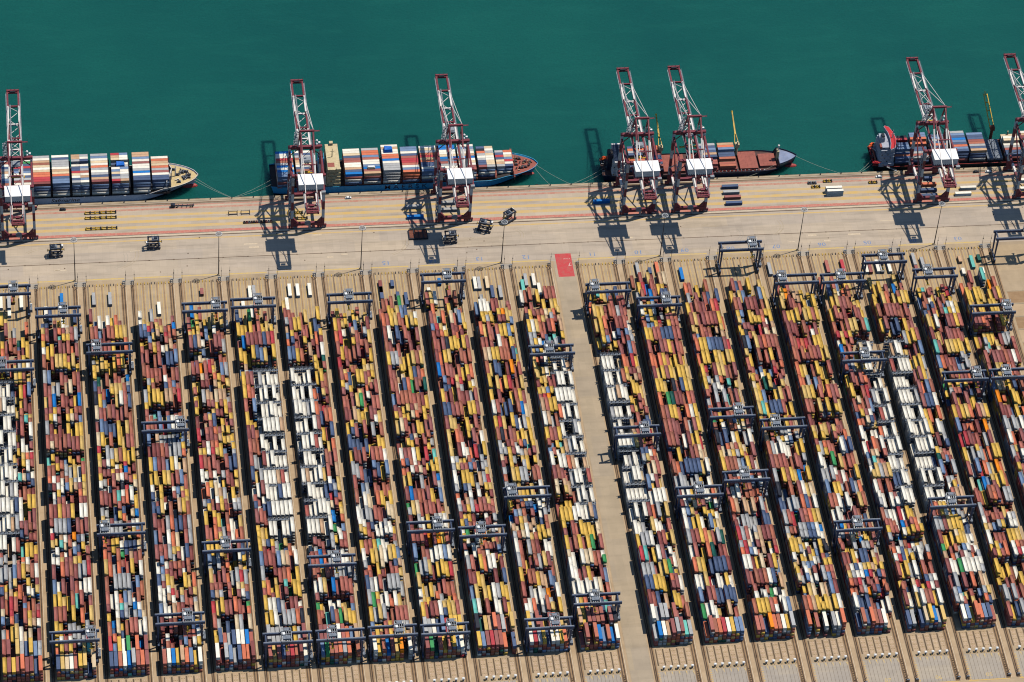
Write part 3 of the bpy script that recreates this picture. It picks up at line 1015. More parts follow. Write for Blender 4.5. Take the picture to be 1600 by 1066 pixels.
    for s in (-1, 1):
        MB().bands((s * 4.6, A, 74.5), (s * 5.4, 30.5, 52.2), 1.0, 1.0, (.55,), [R, Wt]).build("front_post", e)
        MB().bands((s * 4.6, A - .3, 74.5), (s * 4.6, 0, 52.2), 1.15, 1.15, (.5,), RW).build("back_post", e)
        for Yl, r in ((70.5, .28), (88.0, .24)):
            MB().cyl((s * 4.7, A, 75.2), (s * 3.9, Yl, 49.6), r, r, 6, Wt).build("forestay", e)
        MB().bands((s * 4.3, A - .6, 74.6), (s * 3.9, -34, 49.8), .5, .5, (.3, .78), [R, Wt]).build("backstay", e)
    t = .42
    zb, yb = 74.6 + (49.8 - 74.6) * t, A - .6 + (-34 - A + .6) * t
    MB().box(-4.9, 4.9, yb - .4, yb + .4, zb - .5, zb + .3, R).build("stay_beam", e)
    # machinery house
    h = MB()
    hx0, hx1, hy0, hy1 = -8.2, 9.2, -15.2, -4.5
    h.prism([(hx0, hy0), (hx1, hy0), (hx1, hy1), (hx0, hy1)], 51.4, 56.8, "crane_white")
    h.box(hx0 - .25, hx1 + .25, hy0 - .25, hy1 + .25, 56.8, 57.1, "house_white")
    for i in range(12):
        x = hx0 + .8 + i * 1.45
        h.box(x, x + .7, hy0 - .06, hy0, 51.6, 52.2, "dark_steel")
    h.box(hx1, hx1 + .08, -12, -10.6, 51.6, 54, "machine_grey")
    hh = h.build("machinery_house", e)
    q = MB().box(hx0 - 1.2, hx1 + 1.2, hy0 - 1.2, hy1 + 1.0, 50.9, 51.3, R)
    q.box(hx1 - 1.5, hx1 + 1.4, hy0 - 3.2, hy0 - 1.2, 49.4, 51.9, "galvanised")
    q.build("house_platform", hh)
    # rear machinery
    q = MB()
    for x in (-2.8, -.9, .9, 2.8):
        q.cyl((x - .7, -33, 50.3), (x + .7, -33, 50.3), .8, .8, 10, R)
    q.box(-4.6, 4.6, -35.2, -31.4, 49.6, 49.8, R).box(-1.4, 1.4, -31, -29, 49.7, 51.2, R).box(3.0, 4.4, -30, -28, 49.7, 50.9, Wt)
    for x in (-4.6, -2.3, 0, 2.3, 4.6):
        q.box(x - .06, x + .06, -35.2, -35.1, 49.8, 51.0, R)
    q.build("rear_machinery", e)
    # trolley with cab, ropes and head block
    q = MB().box(-3.2, 3.2, -3.0, 3.0, 50.0, 50.6, "machine_grey").box(-2.2, 2.2, -2.0, 2.0, 50.6, 51.4, "galvanised")
    q.box(-1.6, -.2, -2.8, 2.8, 49.0, 50.0, R).box(.2, 1.6, -2.8, 2.8, 49.0, 50.0, R)
    tr = q.build("trolley", e)
    MB().box(2.0, 4.2, -5.6, -2.8, 45.0, 47.6, Wt).box(1.96, 4.24, -5.66, -5.56, 45.4, 47.2, "glass_dark").build("driver_cab", tr)
    q = MB()
    for sx in (-1, 1):
        for sy in (-1, 1):
            q.bar((sx * 1.2, sy * 2.2, 49), (sx * 2.6, sy * .9, 38.6), .08, .08, "dark_steel")
    q.build("hoist_rope", tr)
    MB().box(-6, 6, -.5, .5, 37.2, 37.8, "yellow_steel").box(-6.1, -5.7, -1.2, 1.2, 37.1, 37.7, "yellow_steel").box(5.7, 6.1, -1.2, 1.2, 37.1, 37.7, "yellow_steel").box(-2.8, 2.8, -1, 1, 37.8, 38.6, "yellow_steel").build("spreader", tr)
    # stair tower on the left landside leg
    q = MB()
    for x in (-13.9, -12.3):
        for y in (-1.8, 1.8):
            q.box(x - .08, x + .08, y - .08, y + .08, 3.5, 50, "galvanised")
    for i in range(15):
        z = 5 + i * 3.0
        q.box(-13.9, -12.3, -1.8, -.6, z, z + .1, "galvanised")
        q.bar((-13.5 if i % 2 else -12.7, -1.2, z), (-13.5 if i % 2 else -12.7, 1.6, z + 3.0), .7, .12, "galvanised")
        q.box(-13.95, -13.9, -1.8, 1.8, z + 1.0, z + 1.08, "galvanised")
    q.build("stair_tower", e)
    q = MB()
    for a in range(9):
        z = 52 + a * 2.4
        yy = 31.5 - a * .9
        q.bar((-6.2 if a % 2 else -8.2, yy, z), (-8.2 if a % 2 else -6.2, yy - .9, z + 2.4), .8, .12, "galvanised")
        q.box(-8.6, -5.6, yy - .5, yy + .5, z, z + .08, "galvanised")
    q.bar((-8.6, 32, 52), (-6.2, 23, 74), .2, .2, "galvanised").bar((-6.0, 32, 52), (-5.4, 23, 74), .2, .2, "galvanised")
    q.build("apex_stair", e)
    for (x, z) in ((8.4, 56.2), (8.2, 52.9)):
        MB().ball((x, 31.6, z), .85, .85, .85, "white_gloss").box(x - 1.6, x - .6, 31.5, 31.7, z - .1, z + .1, "galvanised").build("floodlight_dome", e)
    q = MB().box(9.6, 11.0, 31.7, 32.9, 52.4, 54.0, "house_white")
    q.build("anemometer_cabin", e)
    q = MB().cyl((0, -2.2, 6.6), (0, -1.4, 6.6), 2.3, 2.3, 16, "machine_grey")
    q.box(-1.2, 1.2, -2.4, -1.1, 5.0, 5.8, "galvanised").box(.6, 2.0, -2.0, -1.1, .4, 5.2, "galvanised")
    q.build("cable_reel", e)
    return e
STS = [(-38.5, "quay crane at the left edge, above the white-hulled ship"), (168.0, "quay crane beside the beige deckhouse of the blue-hulled ship"),
       (274.7, "quay crane over the forward bays of the blue-hulled ship"), (410.0, "quay crane next to the stern deckhouse of the navy ship"),
       (448.4, "quay crane amidships of the navy ship"), (629.7, "quay crane over the red-bridge ship, near its deckhouse"),
       (704.8, "quay crane cut by the right edge of the picture")]
proto = make_sts()
remember(proto)
for i, (x, lab) in enumerate(STS):
    o = proto if i == 0 else copy_tree(proto)
    o.location = (x, 48.0, 0.02)
    tag(o, "red and white " + lab, "quay crane", "ship-to-shore cranes along the quay")
    for ch in o.children:
        if ch.name.split('.')[0] == "trolley":
            ch.location.y = (25.5, 18, 44, 20, 30, 48, 24)[i]

# ------------------------------------------------------------------ ships
def hull(e, L, B, zd, stem, mats, flare=3.0, boot=-1.6, fc=3.0, transom=0.82, blunt=(2.3, .62), fcs=.72, fr=(.18, .25)):
    """hull from x=0 (stern) to x=L (bow), near side at y=0; stem: length over which the bow tapers"""
    xs = [0, L * .03, L * .1, L * .25, L - stem]
    n = 18
    xs += [L - stem + stem * i / n for i in range(1, n + 1)]
    zs = [-6.0, -3.2, boot, 0.6, zd]
    pts, secs = [], []
    for x in xs:
        t = max(0.0, (x - (L - stem)) / stem)
        back = min(1.0, x / (L * .1))
        sec = []
        for z in zs + ([zd + fc] if False else []):
            u = (z - zs[0]) / (zs[-1] - zs[0])
            half_deck = B / 2 * (1 - t ** blunt[0]) ** blunt[1] if t < 1 else 0.12
            half_wl = B / 2 * max(0.0, 1 - (t * 1.16) ** 1.5) if t * 1.16 < 1 else 0.0
            half = half_wl + (max(half_deck, .12) - half_wl) * (u ** flare)
            half = max(half, .12)
            half *= transom + (1 - transom) * back if x < L * .1 else 1
            zz = z + (fc * min(1, max(0, (t - fr[0]) / fr[1])) if z == zd else 0)
            xx = x - (1 - u) * 6.0 * t if t > 0 else x + (1 - u) * 3.0 * (1 - min(1, x / 8.0))
            sec.append((xx, B / 2 - half, B / 2 + half, zz))
        secs.append(sec)
    q = MB()
    m = len(zs)
    for i in range(len(secs) - 1):
        for j in range(m - 1):
            mat = mats[0] if j >= 2 else mats[1]
            a, c = secs[i], secs[i + 1]
            q.quads([(a[j][0], a[j][1], a[j][3]), (c[j][0], c[j][1], c[j][3]), (c[j + 1][0], c[j + 1][1], c[j + 1][3]), (a[j + 1][0], a[j + 1][1], a[j + 1][3])], [(0, 1, 2, 3)], mat)
            q.quads([(a[j][0], a[j][2], a[j][3]), (c[j][0], c[j][2], c[j][3]), (c[j + 1][0], c[j + 1][2], c[j + 1][3]), (a[j + 1][0], a[j + 1][2], a[j + 1][3])], [(3, 2, 1, 0)], mat)
    a = secs[0]
    for j in range(m - 1):
        q.quads([(a[j][0], a[j][1], a[j][3]), (a[j][0], a[j][2], a[j][3]), (a[j + 1][0], a[j + 1][2], a[j + 1][3]), (a[j + 1][0], a[j + 1][1], a[j + 1][3])], [(3, 2, 1, 0)], mats[0])
    ho = q.build("hull", e)
    d = MB()
    fcm = mats[3]
    i0 = next(i for i, x in enumerate(xs) if x > L - stem * fcs)
    for i in range(len(secs) - 1):
        a, c = secs[i][-1], secs[i + 1][-1]
        lo = 0.9
        za, zc = a[3] - lo, c[3] - lo
        d.quads([(a[0], a[1], za), (c[0], c[1], zc), (c[0], c[2], zc), (a[0], a[2], za)], [(0, 1, 2, 3)], fcm if i >= i0 else mats[2])
    d.build("deck", e)
    # gunwale rail
    r = MB()
    for side in (1, 2):
        for i in range(len(secs) - 1):
            a, c = secs[i][-1], secs[i + 1][-1]
            if (Vector((a[0], a[side], a[3])) - Vector((c[0], c[side], c[3]))).length > .01:
                r.bar((a[0], a[side], a[3]), (c[0], c[side], c[3]), .3, .24, mats[4])
    r.build("gunwale", e)
    return secs

def winches(e, x0, x1, yc, hw, z, n, mats=("dark_steel", "machine_grey", "white_gloss"), seed=1):
    R = random.Random(seed)
    for i in range(n):
        x = R.uniform(x0, x1)
        f = 1 - (x - x0) / (x1 - x0) * .75
        y = yc + R.uniform(-hw, hw) * f
        q = MB()
        if i % 3 == 0:
            q.cyl((x - .9, y, z + .9), (x + .9, y, z + .9), .8, .8, 8, mats[0]).box(x - 1.2, x - .9, y - .9, y + .9, z, z + 1.6, mats[1]).box(x + .9, x + 1.5, y - .7, y + .7, z, z + 1.2, mats[1])
            q.build("winch", e)
        elif i % 3 == 1:
            q.cyl((x - .4, y, z), (x - .4, y, z + .9), .28, .28, 7, mats[2]).cyl((x + .4, y, z), (x + .4, y, z + .9), .28, .28, 7, mats[2]).box(x - .8, x + .8, y - .3, y + .3, z, z + .15, mats[0])
            q.build("bitts", e)
        else:
            q.cyl((x, y, z), (x, y, z + 1.2), .35, .35, 7, mats[1]).cyl((x, y, z + 1.2), (x, y, z + 1.5), .6, .6, 8, mats[0])
            q.build("deck_vent", e)

def lattice_row(e, x, y0, y1, z0, z1, mat, name="lashing_bridge"):
    q = MB()
    n = max(2, int((y1 - y0) / 2.6))
    for i in range(n + 1):
        y = y0 + (y1 - y0) * i / n
        q.box(x - .35, x - .2, y - .1, y + .1, z0, z1, mat).box(x + .2, x + .35, y - .1, y + .1, z0, z1, mat)
    for z in (z0 + (z1 - z0) * .5, z1):
        q.box(x - .5, x + .5, y0, y1, z - .1, z, mat)
        q.box(x - .5, x - .44, y0, y1, z + .9, z + 1.0, mat)
    q.build(name, e)

ship_mass = Mass()
n_ship = 0
SHIPW = "WWWWWGGGGSSNNAABORW"
def bay(shipname, bayname, x0, ynear, z0, cols, tiers, size=40, two=False, side=None, own=True, rowp=2.5):
    """a bay of containers lying along the ship; cols runs from the far side to the quay side"""
    global n_ship
    n = len(cols)
    for i, c in enumerate(cols):
        r = n - 1 - i                                  # row counted from the quay side
        if c == '.':
            continue
        y = ynear + 1.25 + r * rowp
        h = tiers[i] if isinstance(tiers, (list, tuple)) else tiers
        for part in ((0, 1) if two else (0,)):
            L = 6.06 if two else 12.19
            x = x0 + L / 2 + part * 6.13
            cc = c if not two or part == 0 else rnd.choice(SHIPW)
            for t in range(h):
                z = z0 + t * 2.61
                last = t == h - 1
                if last and own:
                    lab = f"{CNAME[cc]} {'short' if two else 'long'} container, {ORD[r + 1] if r + 1 < 15 else 'far'} row from quay, {bayname}{', aft half' if two and part == 0 else ', fore half' if two else ''}, {shipname}"
                    own_container("deck_container", x, y, z, 20 if two else 40, cc, lab, "top containers on the ships", rz=math.pi / 2)
                    n_ship += 1
                else:
                    sc = cc if last else (side[(h - 2 - t) % len(side)] if side and r == 0 else rnd.choice(SHIPW))
                    ship_mass.add(x, y, z, L, W_, 2.59, paint(sc))

def deckhouse(e, tiers, mat, x0, x1, y0, y1, z0, win="glass_dark"):
    z = z0
    for (dx0, dx1, dy0, dy1, h, mm) in tiers:
        q = MB().box(x0 + dx0, x1 - dx1, y0 + dy0, y1 - dy1, z, z + h, mm or mat)
        t = q.build("deckhouse_tier", e)
        n = int((x1 - dx1 - x0 - dx0) / 2.2)
        for i in range(n):
            x = x0 + dx0 + 1.1 + i * 2.2
            if (i + int(z)) % 2 == 0:
                MB().box(x - .45, x + .45, y0 + dy0 - .06, y0 + dy0, z + h * .45, z + h * .75, win).build("window", t)
        z += h + .0
    return z

# --- ship with the white hull (bow in view, stern beyond the left edge)
S1 = empty("container_ship", (-126.0, 85.2, 0))
tag(S1, "white-hulled container ship with beige foredeck moored at the left", "ship", "container ships at the quay")
hull(S1, 218.5, 31.5, 4.4, 46, ("hull_white", "boot_dark", "deck_dark", "deck_beige", "crane_white"), fc=3.6, fcs=.56)
MB().ball((212.0, 15.75, -3.4), 6.6, 2.3, 2.4, "boot_red").build("bulbous_bow", S1)
put_text("Safmarine", 4.6, "ink_brown", "lettering", S1, (121.5, -0.06, 1.9), (math.pi / 2, 0, 0), 1.15, shear=.3, bold=.05)
b1 = [-95.4, -81.7, -67.9, -54.1, -40.3, -26.6, -12.8, 1.2, 15.2, 29.8, 45.2, 58.9]
c1 = ["WGANBWNGWBSN", "GWNBAWWNGBRN", "WANGWBNSAWGB", "GBWNGAWWSNBG", "WENRNSWNGBWN", "GWABAWAOORRB", "WNGGGWAAONSS", "AAGWNGNRAWNG", "GSWAWOGWGNAB", "RAANKNWSANGR", "AASWBWWGUWNN", "WOAAOGBWNN"]
t1 = [4, 4, 5, 4, 4, 5, 5, 5, 5, 5, 5, 4]
names1 = ["twelfth bay from bow", "eleventh bay from bow", "tenth bay from bow", "ninth bay from bow", "eighth bay from bow", "seventh bay from bow", "sixth bay from bow", "fifth bay from bow", "fourth bay from bow", "third bay from bow", "second bay from bow", "foremost bay"]
for x, c, t, nm in zip(b1, c1, t1, names1):
    vis = x > -60
    tt = [t] * len(c)
    if nm == "fifth bay from bow":
        tt[3:6] = [4, 4, 4]
    if nm == "third bay from bow":
        tt[3:6] = [4, 4, 4]
    bay("white-hulled ship", nm, x, 86.4 if nm != "foremost bay" else 89.0, 4.9, c, tt, two=nm in ("fifth bay from bow", "third bay from bow"), side="SNGWN", own=vis)
    lattice_row(S1, x + 126 + 12.95, 1.0, 31.0, 3.6, 12.0, "dark_steel")
    MB().box(x + 126 - .2, x + 126 + 12.4, 1.1, 31.0, 3.5, 4.85, "deck_dark").build("hatch_cover", S1)
q = MB()
for i in range(9):
    a = -1 + 2 * i / 8
    y = 15.75 + a * 13.2
    q.box(199.2 - 4.2 * abs(a) ** 2, 199.6 - 4.2 * abs(a) ** 2, y - .15, y + .15, 5, 13.5, "crane_white")
q.bar((195, 2.6, 13), (199.4, 15.75, 13.4), .4, 2.2, "crane_white").bar((199.4, 15.75, 13.4), (195, 28.9, 13), .4, 2.2, "crane_white")
q.build("breakwater", S1)
MB().cyl((202, 15.75, 6), (202, 15.75, 17), .5, .3, 8, "crane_white").box(201, 203, 15.6, 15.9, 14, 14.4, "crane_white").build("foremast", S1)
winches(S1, 200.5, 213, 15.75, 9.5, 7.2, 30, seed=3)
tb = MB()
tb.quads([(0, 0, 0), (6.5, 0, 0), (6.5, 5, 0), (0, 5, 0), (.5, .5, 2.4), (6.0, .6, 2.8), (5.8, 4.4, 2.5), (.6, 4.5, 3.0)], [(4, 5, 6, 7), (0, 1, 5, 4), (1, 2, 6, 5), (2, 3, 7, 6), (3, 0, 4, 7)], "tarp_blue")
t_ = tb.build("tarpaulin_load", None, (33.2, 102.5, 15.4))
tag(t_, "bright blue tarpaulin load on the third bay from bow, white-hulled ship", "load")

# --- ship with the blue hull
S2 = empty("container_ship", (145.0, 85.0, 0))
tag(S2, "blue-hulled container ship with red-brown foredeck and beige deckhouse", "ship", "container ships at the quay")
hull(S2, 197.5, 29.5, 4.8, 44, ("hull_blue", "boot_dark", "deck_dark", "deck_red", "hull_blue"), fc=2.4, fcs=.46)
MB().ball((190.5, 14.75, -3.9), 5.8, 2.0, 2.0, "boot_red").build("bulbous_bow", S2)
put_text("M A E R S K", 5.6, "ink_navy", "lettering", S2, (98.3, -0.07, 2.2), (math.pi / 2, 0, 0), 1.12, bold=.02)
b2 = [149.6, 163.4, 198.9, 212.6, 226.8, 241.1, 255.0, 269.2, 282.9, 297.0, 310.8]
c2 = ["UWWRBGUWUSS", "WNGBAAWNBNS", "WWANBBWWANU", "GOOSBWWSUBA", "WAWWOOUWGGG", "SSWNBRRBWSO", "WAGORAONNWS", "UUWWAUNBGWB", "WSGWAUWAWBB", "NKOGWGNNB", "GNRNAAG"]
t2 = [4, 4, 4, 4, 5, 4, 4, 4, 4, 4, 3]
nm2 = ["stern bay", "second bay aft of the deckhouse", "first bay before the deckhouse", "second bay before the deckhouse", "third bay before the deckhouse", "fourth bay before the deckhouse", "fifth bay before the deckhouse", "sixth bay before the deckhouse", "seventh bay before the deckhouse", "second bay from bow", "foremost bay"]
nm2[1] = "bay just aft of deckhouse"
SIDE2 = {"first bay before deckhouse": "BWS", "second bay before deckhouse": "BNW", "third bay before deckhouse": "GGGW", "fourth bay before deckhouse": "OBS", "stern bay": "SBS"}
LOGO2 = {"first bay before deckhouse": (0, 1), "second bay before deckhouse": (0,), "third bay before deckhouse": (0, 1, 2, 3), "fourth bay before deckhouse": (0,), "stern bay": (0, 2)}
LOGOS = []
nm2 = [s.replace(" before the deckhouse", " before deckhouse") for s in nm2]
for x, c, t, nm in zip(b2, c2, t2, nm2):
    yn = 86.0 if len(c) == 11 else (88.2 if len(c) == 9 else 91.0)
    bay("blue-hulled ship", nm, x, yn, 5.4, c, t, two=nm in ("foremost bay", "second bay from bow"), side=SIDE2.get(nm, "SWNSG"))
    for t_i in LOGO2.get(nm, ()):
        put_text("MAERSK", 1.75, "ink_navy", "lettering", None, (x + 6.9, yn + 1.25 - W_ / 2 - .03, 5.4 + t_i * 2.61 + 1.3), (math.pi / 2, 0, 0), 1.25)
        LOGOS.append(bpy.data.objects[-1] if False else COL.objects[-1])
    lattice_row(S2, x - 145 + 12.95, 1.0, 28.5, 4.0, 9.5, "deck_red")
    MB().box(x - 145 - .2, x - 145 + 12.4, 1.6 if len(c) == 11 else yn - 84.8, 28.4 if len(c) == 11 else 24.5, 4.0, 5.35, "deck_red").build("hatch_cover", S2)
zt = deckhouse(S2, [(0, 0, 0, 0, 3.0, None), (.3, .3, .6, .6, 2.8, None), (.3, .3, 1.2, 1.2, 2.8, None), (.3, .3, 1.8, 1.8, 2.8, None), (.3, .6, 2.4, 2.4, 2.8, None), (.8, .6, -0.5, -.5, 2.8, "deckhouse_beige")],
               "deckhouse_beige", 40.0, 50.6, 1.4, 28.2, 4.0)
MB().box(41, 46, 4, 8.5, zt + .02, zt + .1, "deck_red").box(47.0, 50.2, -.2, 2.0, zt, zt + 1.4, "deckhouse_beige").box(44, 46.6, 27, 29.6, zt, zt + 2.2, "deckhouse_beige").build("bridge_roof", S2)
MB().cyl((45, 15, zt), (45, 15, zt + 8), .4, .2, 8, "deckhouse_beige").box(43.5, 46.5, 14.9, 15.1, zt + 5, zt + 5.3, "deckhouse_beige").build("radar_mast", S2)
q = MB().prism([(34.5, 12), (39, 12), (39, 18), (34.5, 18)], 4, 22.5, "hull_blue").prism([(35, 12.6), (38.5, 12.6), (38.5, 17.4), (35, 17.4)], 22.5, 24.5, "deck_dark")
q.build("funnel", S2)
winches(S2, 181, 192, 14.75, 8.5, 6.3, 26, seed=5, mats=("dark_steel", "deck_red", "deckhouse_beige"))
MB().box(177.6, 178.0, 2.5, 27, 5, 11.0, "deck_red").build("breakwater", S2)
MB().cyl((180, 14.75, 6), (180, 14.75, 17), .45, .25, 8, "deckhouse_beige").build("foremast", S2)
tb2 = bpy.data.objects.new("tarpaulin_load", t_.data)
COL.objects.link(tb2)
tb2.location = (228.6, 104.6, 18.5)
tag(tb2, "bright blue tarpaulin load on the third bay before deckhouse, blue-hulled ship", "load")
q = MB().box(0, 5.5, 0, 2.2, 0, 1.2, "deckhouse_beige").box(.4, 5.1, .3, 1.9, 1.2, 2.0, "white_gloss").build("boxed_machine", None, (215.4, 90.4, 15.9))
tag(q, "small pale boxed machine lying on containers, second bay before deckhouse, blue-hulled ship", "machine")

# --- navy ship with red hatches and two yellow deck cranes
S3 = empty("container_ship", (389.5, 85.4, 0))
tag(S3, "navy container ship with red-brown hatch covers and yellow deck cranes", "ship", "container ships at the quay")
hull(S3, 147.0, 23.0, 3.2, 32, ("hull_navy", "boot_dark", "deck_brown", "deck_steel", "hull_navy"), fc=4.4, blunt=(2.2, .8), fcs=.46, fr=(.5, .05))
MB().ball((143.5, 11.5, -3.6), 5.2, 2.0, 2.0, "boot_red").build("bulbous_bow", S3)
for (x0, x1, y0, y1) in ((103.4, 117.0, 2.6, 20.8), (118.6, 131.0, 4.6, 17.8), (44.5, 62.5, 2.5, 20.6), (66, 80.5, 2.5, 20.6), (81, 101.5, 2.5, 20.6), (20, 44, 2.5, 20.6)):
    q = MB().box(x0, x1, y0, y1, 2.4, 4.3, "deck_red")
    for i in range(1, int((x1 - x0) / 3)):
        q.box(x0 + i * 3 - .06, x0 + i * 3 + .06, y0, y1, 4.3, 4.36, "deck_red")
    q.build("hatch_cover", S3)
q = MB()
for i in range(40):
    x = 84 + i * .95
    q.box(x, x + .45, 1.0 + (i * 37 % 10) * .08, 1.5 + (i * 37 % 10) * .08, 2.3, 3.1 + (i * 13 % 5) * .15, "boot_red" if i % 3 else "white_gloss")
q.build("lashing_gear", S3)
MB().box(131.6, 133.2, 9.8, 13.2, 3, 13, "deckhouse_beige").cyl((132.4, 11.5, 13), (132.4, 11.5, 17), .5, .4, 8, "crane_white").ball((132.4, 11.5, 17.6), .9, .9, .7, "crane_white").build("foremast", S3)
MB().box(132.6, 133.0, 2.5, 20.5, 3, 7.2, "dark_steel").build("breakwater", S3)
def deck_crane(e, x, y, z0, h, L, az, el, mat, base, frame=False):
    q = MB().cyl((x, y, z0), (x, y, z0 + h), 1.25, 1.1, 12, base)
    q.box(x - 1.6, x + 1.6, y - 1.6, y + 1.6, z0 + h, z0 + h + 3.0, base).box(x + .6, x + 1.9, y + .2, y + 1.8, z0 + h + .5, z0 + h + 2.4, "glass_dark")
    q.box(x - .5, x + .5, y - 1.4, y - .4, z0 + h + 3.0, z0 + h + 5.5, base)
    d = q.build("deck_crane", e)
    p = Vector((x, y + 1.2, z0 + h + 1.0))
    dirv = Vector((math.sin(az) * math.cos(el), math.cos(az) * math.cos(el), math.sin(el)))
    tip = p + dirv * L
    q = MB()
    if frame:
        sd = Vector((math.cos(az), -math.sin(az), 0))
        for s in (-1, 1):
            q.bar(p + sd * s * 1.5, tip + sd * s * 1.3, .55, .8, mat)
        for t in (.25, .5, .75, .97):
            q.bar(p.lerp(tip, t) - sd * 1.4, p.lerp(tip, t) + sd * 1.4, .4, .5, mat)
        q.bar(tip, tip + dirv * 3, .5, .6, mat)
    else:
        sd = Vector((math.cos(az), -math.sin(az), 0))
        k = p.lerp(tip, .3)
        for s in (-1, 1):
            q.bar(p + sd * s * 1.5, k + sd * s * .5, .5, .8, mat)
        q.bar(k, tip, 1.3, 1.2, mat, .7, .7)
        q.ball(tip, .8, .8, .8, mat, 8, 5)
    q.build("jib", d)
    q = MB().bar((x, y - .9, z0 + h + 5.3), tip, .09, .09, "dark_steel").bar(tip, tip - Vector((0, 0, 4)), .08, .08, "dark_steel")
    q.build("luffing_rope", d)
deck_crane(S3, 102.6, 19.0, 3.0, 8.5, 27, math.radians(-1), math.radians(22), "yellow_steel", "deckhouse_beige")
deck_crane(S3, 45.2, 19.0, 3.0, 8.5, 27, math.radians(-1), math.radians(22), "yellow_steel", "deckhouse_beige")
zt = deckhouse(S3, [(0, 0, 0, 0, 3, None), (.4, .4, 1, 1, 2.8, None), (.4, .4, 1.5, 1.5, 2.8, None), (.4, 1, 2, 2, 2.8, None), (1, 1, -.5, -.5, 2.8, None)], "crane_white", 7, 16.5, 1.5, 21.5, 2.4)
MB().box(8, 15, 2.4, 20.6, zt + .03, zt + .1, "hull_navy").build("bridge_roof", S3)
MB().box(4, 8, 8.5, 14.5, 2.4, 17.5, "hull_navy").box(4.4, 7.6, 9, 14, 17.5, 18.6, "deck_dark").build("funnel", S3)
MB().cyl((13.5, 11.5, zt), (13.5, 11.5, zt + 8), .4, .2, 8, "dark_steel").box(12, 15, 11.4, 11.6, zt + 4, zt + 4.3, "crane_white").build("radar_mast", S3)
def lifeboat(e, x, y, z, rz, mat="lifeboat_orange"):
    q = MB().ball((0, 0, 0), 3.4, 1.2, 1.1, mat, 12, 8).box(-1.4, 1.2, -.7, .7, .5, 1.5, mat)
    q.build("lifeboat", e, (x, y, z), rz)
lifeboat(S3, 2.5, 17.5, 6.2, .5)
winches(S3, 1, 6, 11.5, 9, 2.6, 9, seed=8)
cs3 = [("third bay from bow crane, under quay crane", 20.5 + 389.5, "NGNSONBO", 3), ("bay beside aft deck crane", 33.0 + 389.5, "OOBSNRNO", 3),
       ("aft bay before forward deck crane", 469.4 - 2, "GNSNANBB", 3), ("bay beside forward deck crane", 480.2 - 2.3, "AOSNBB", 3)]
bay("navy ship", "bay beside deckhouse", 409.7, 88.2, 4.5, "NOGNOOSN", [3, 3, 3, 3, 2, 2, 2, 2], side="NBN")
bay("navy ship", "bay beside aft deck crane", 422.4, 88.2, 4.5, "OOBNSRNB", [3, 3, 2, 2, 2, 2, 2, 2], side="NBN")
bay("navy ship", "bay behind quay crane legs", 463.4, 88.2, 4.5, "GNSNANBB", [3, 3, 3, 3, 3, 3, 2, 2], two=False, side="BN")
bay("navy ship", "bay beside forward deck crane", 477.4, 88.2, 4.5, "AOSNNBBB", [3, 3, 3, 2, 2, 2, 1, 1], side="BN")

# --- ship with the red bridge roof (its bow lies beyond the right edge)
S4 = empty("container_ship", (593.0, 85.2, 0))
tag(S4, "black container ship with grey deckhouse and red bridge roof, at right", "ship", "container ships at the quay")
hull(S4, 176.0, 25.0, 2.6, 40, ("hull_black", "boot_dark", "deck_brown", "deck_dark", "boot_red"), fc=4.0)
zt = deckhouse(S4, [(0, 0, 0, 0, 3, None), (.3, .3, .8, .8, 2.8, None), (.6, .3, 1.2, 1.2, 2.8, None), (.6, .3, 1.6, 1.6, 2.8, None), (.8, .3, 2, 2, 2.8, None), (1.5, .3, 3, 3, 2.4, None)],
               "deckhouse_grey", 4.5, 15.8, 1.2, 22.8, 1.8)
q = MB().prism([(11.2, -1.0), (14.4, 0.4), (16.6, 6), (17.2, 12), (16.4, 18), (14.2, 24), (11.5, 25.6), (10.4, 24.6), (12.2, 18), (12.6, 12), (12.2, 6), (10.8, .5)], zt, zt + 2.5, "deckhouse_grey")
br = q.build("bridge", S4)
q = MB().prism([(11.2, -.6), (14.2, .8), (16.3, 6), (16.9, 12), (16.1, 18), (14, 23.6), (11.6, 25.2), (10.8, 24.4), (12.6, 18), (13, 12), (12.6, 6), (11.2, .7)], zt + 2.5, zt + 2.7, "bridge_red")
q.build("bridge_roof", br)
for i in range(9):
    y = 3.5 + i * 2.1
    MB().box(16.2, 17.3, y - .6, y + .6, zt + 1.0, zt + 1.9, "glass_dark").build("window", br)
q = MB().box(6.0, 8.6, 10, 14.5, zt, zt + 4.2, "deckhouse_grey").box(6.3, 8.3, 10.4, 14.1, zt + 4.2, zt + 5.6, "dark_steel").build("funnel", S4)
MB().cyl((14.5, 12, zt + 2.7), (14.5, 12, zt + 10), .35, .2, 8, "crane_white").box(13, 16, 11.9, 12.1, zt + 6, zt + 6.3, "crane_white").build("radar_mast", S4)
MB().box(4.6, 7, 5, 9, zt - 2.4, zt - .2, "deck_red").build("vent_house", S4)
MB().box(.8, 4.4, 3, 22, 1.75, 1.95, "bridge_red").box(.9, 1.3, 2.5, 22.5, 1.95, 3.2, "bridge_red").build("mooring_deck", S4)
lifeboat(S4, 1.8, 19.5, 7.4, .7)
lifeboat(S4, 2.6, 2.2, 5.4, 0.0, "bridge_red")
winches(S4, .5, 4.2, 12, 9, 2.0, 12, seed=9, mats=("dark_steel", "deck_red", "crane_white"))
MB().box(2.6, 3.0, 3, 21, 2, 5.5, "deck_red").bar((1, 21, 5), (4, 12, 8), .5, .5, "deckhouse_grey").build("davit", S4)
for i, (x0, x1) in enumerate(((16.5, 29), (30, 42.5), (46, 58.5), (60.2, 72.7), (73.6, 86), (87.4, 99.5), (101, 113), (114.5, 127))):
    MB().box(x0, x1, 1.8, 23.2, 1.7, 3.4, "deck_dark").build("hatch_cover", S4)
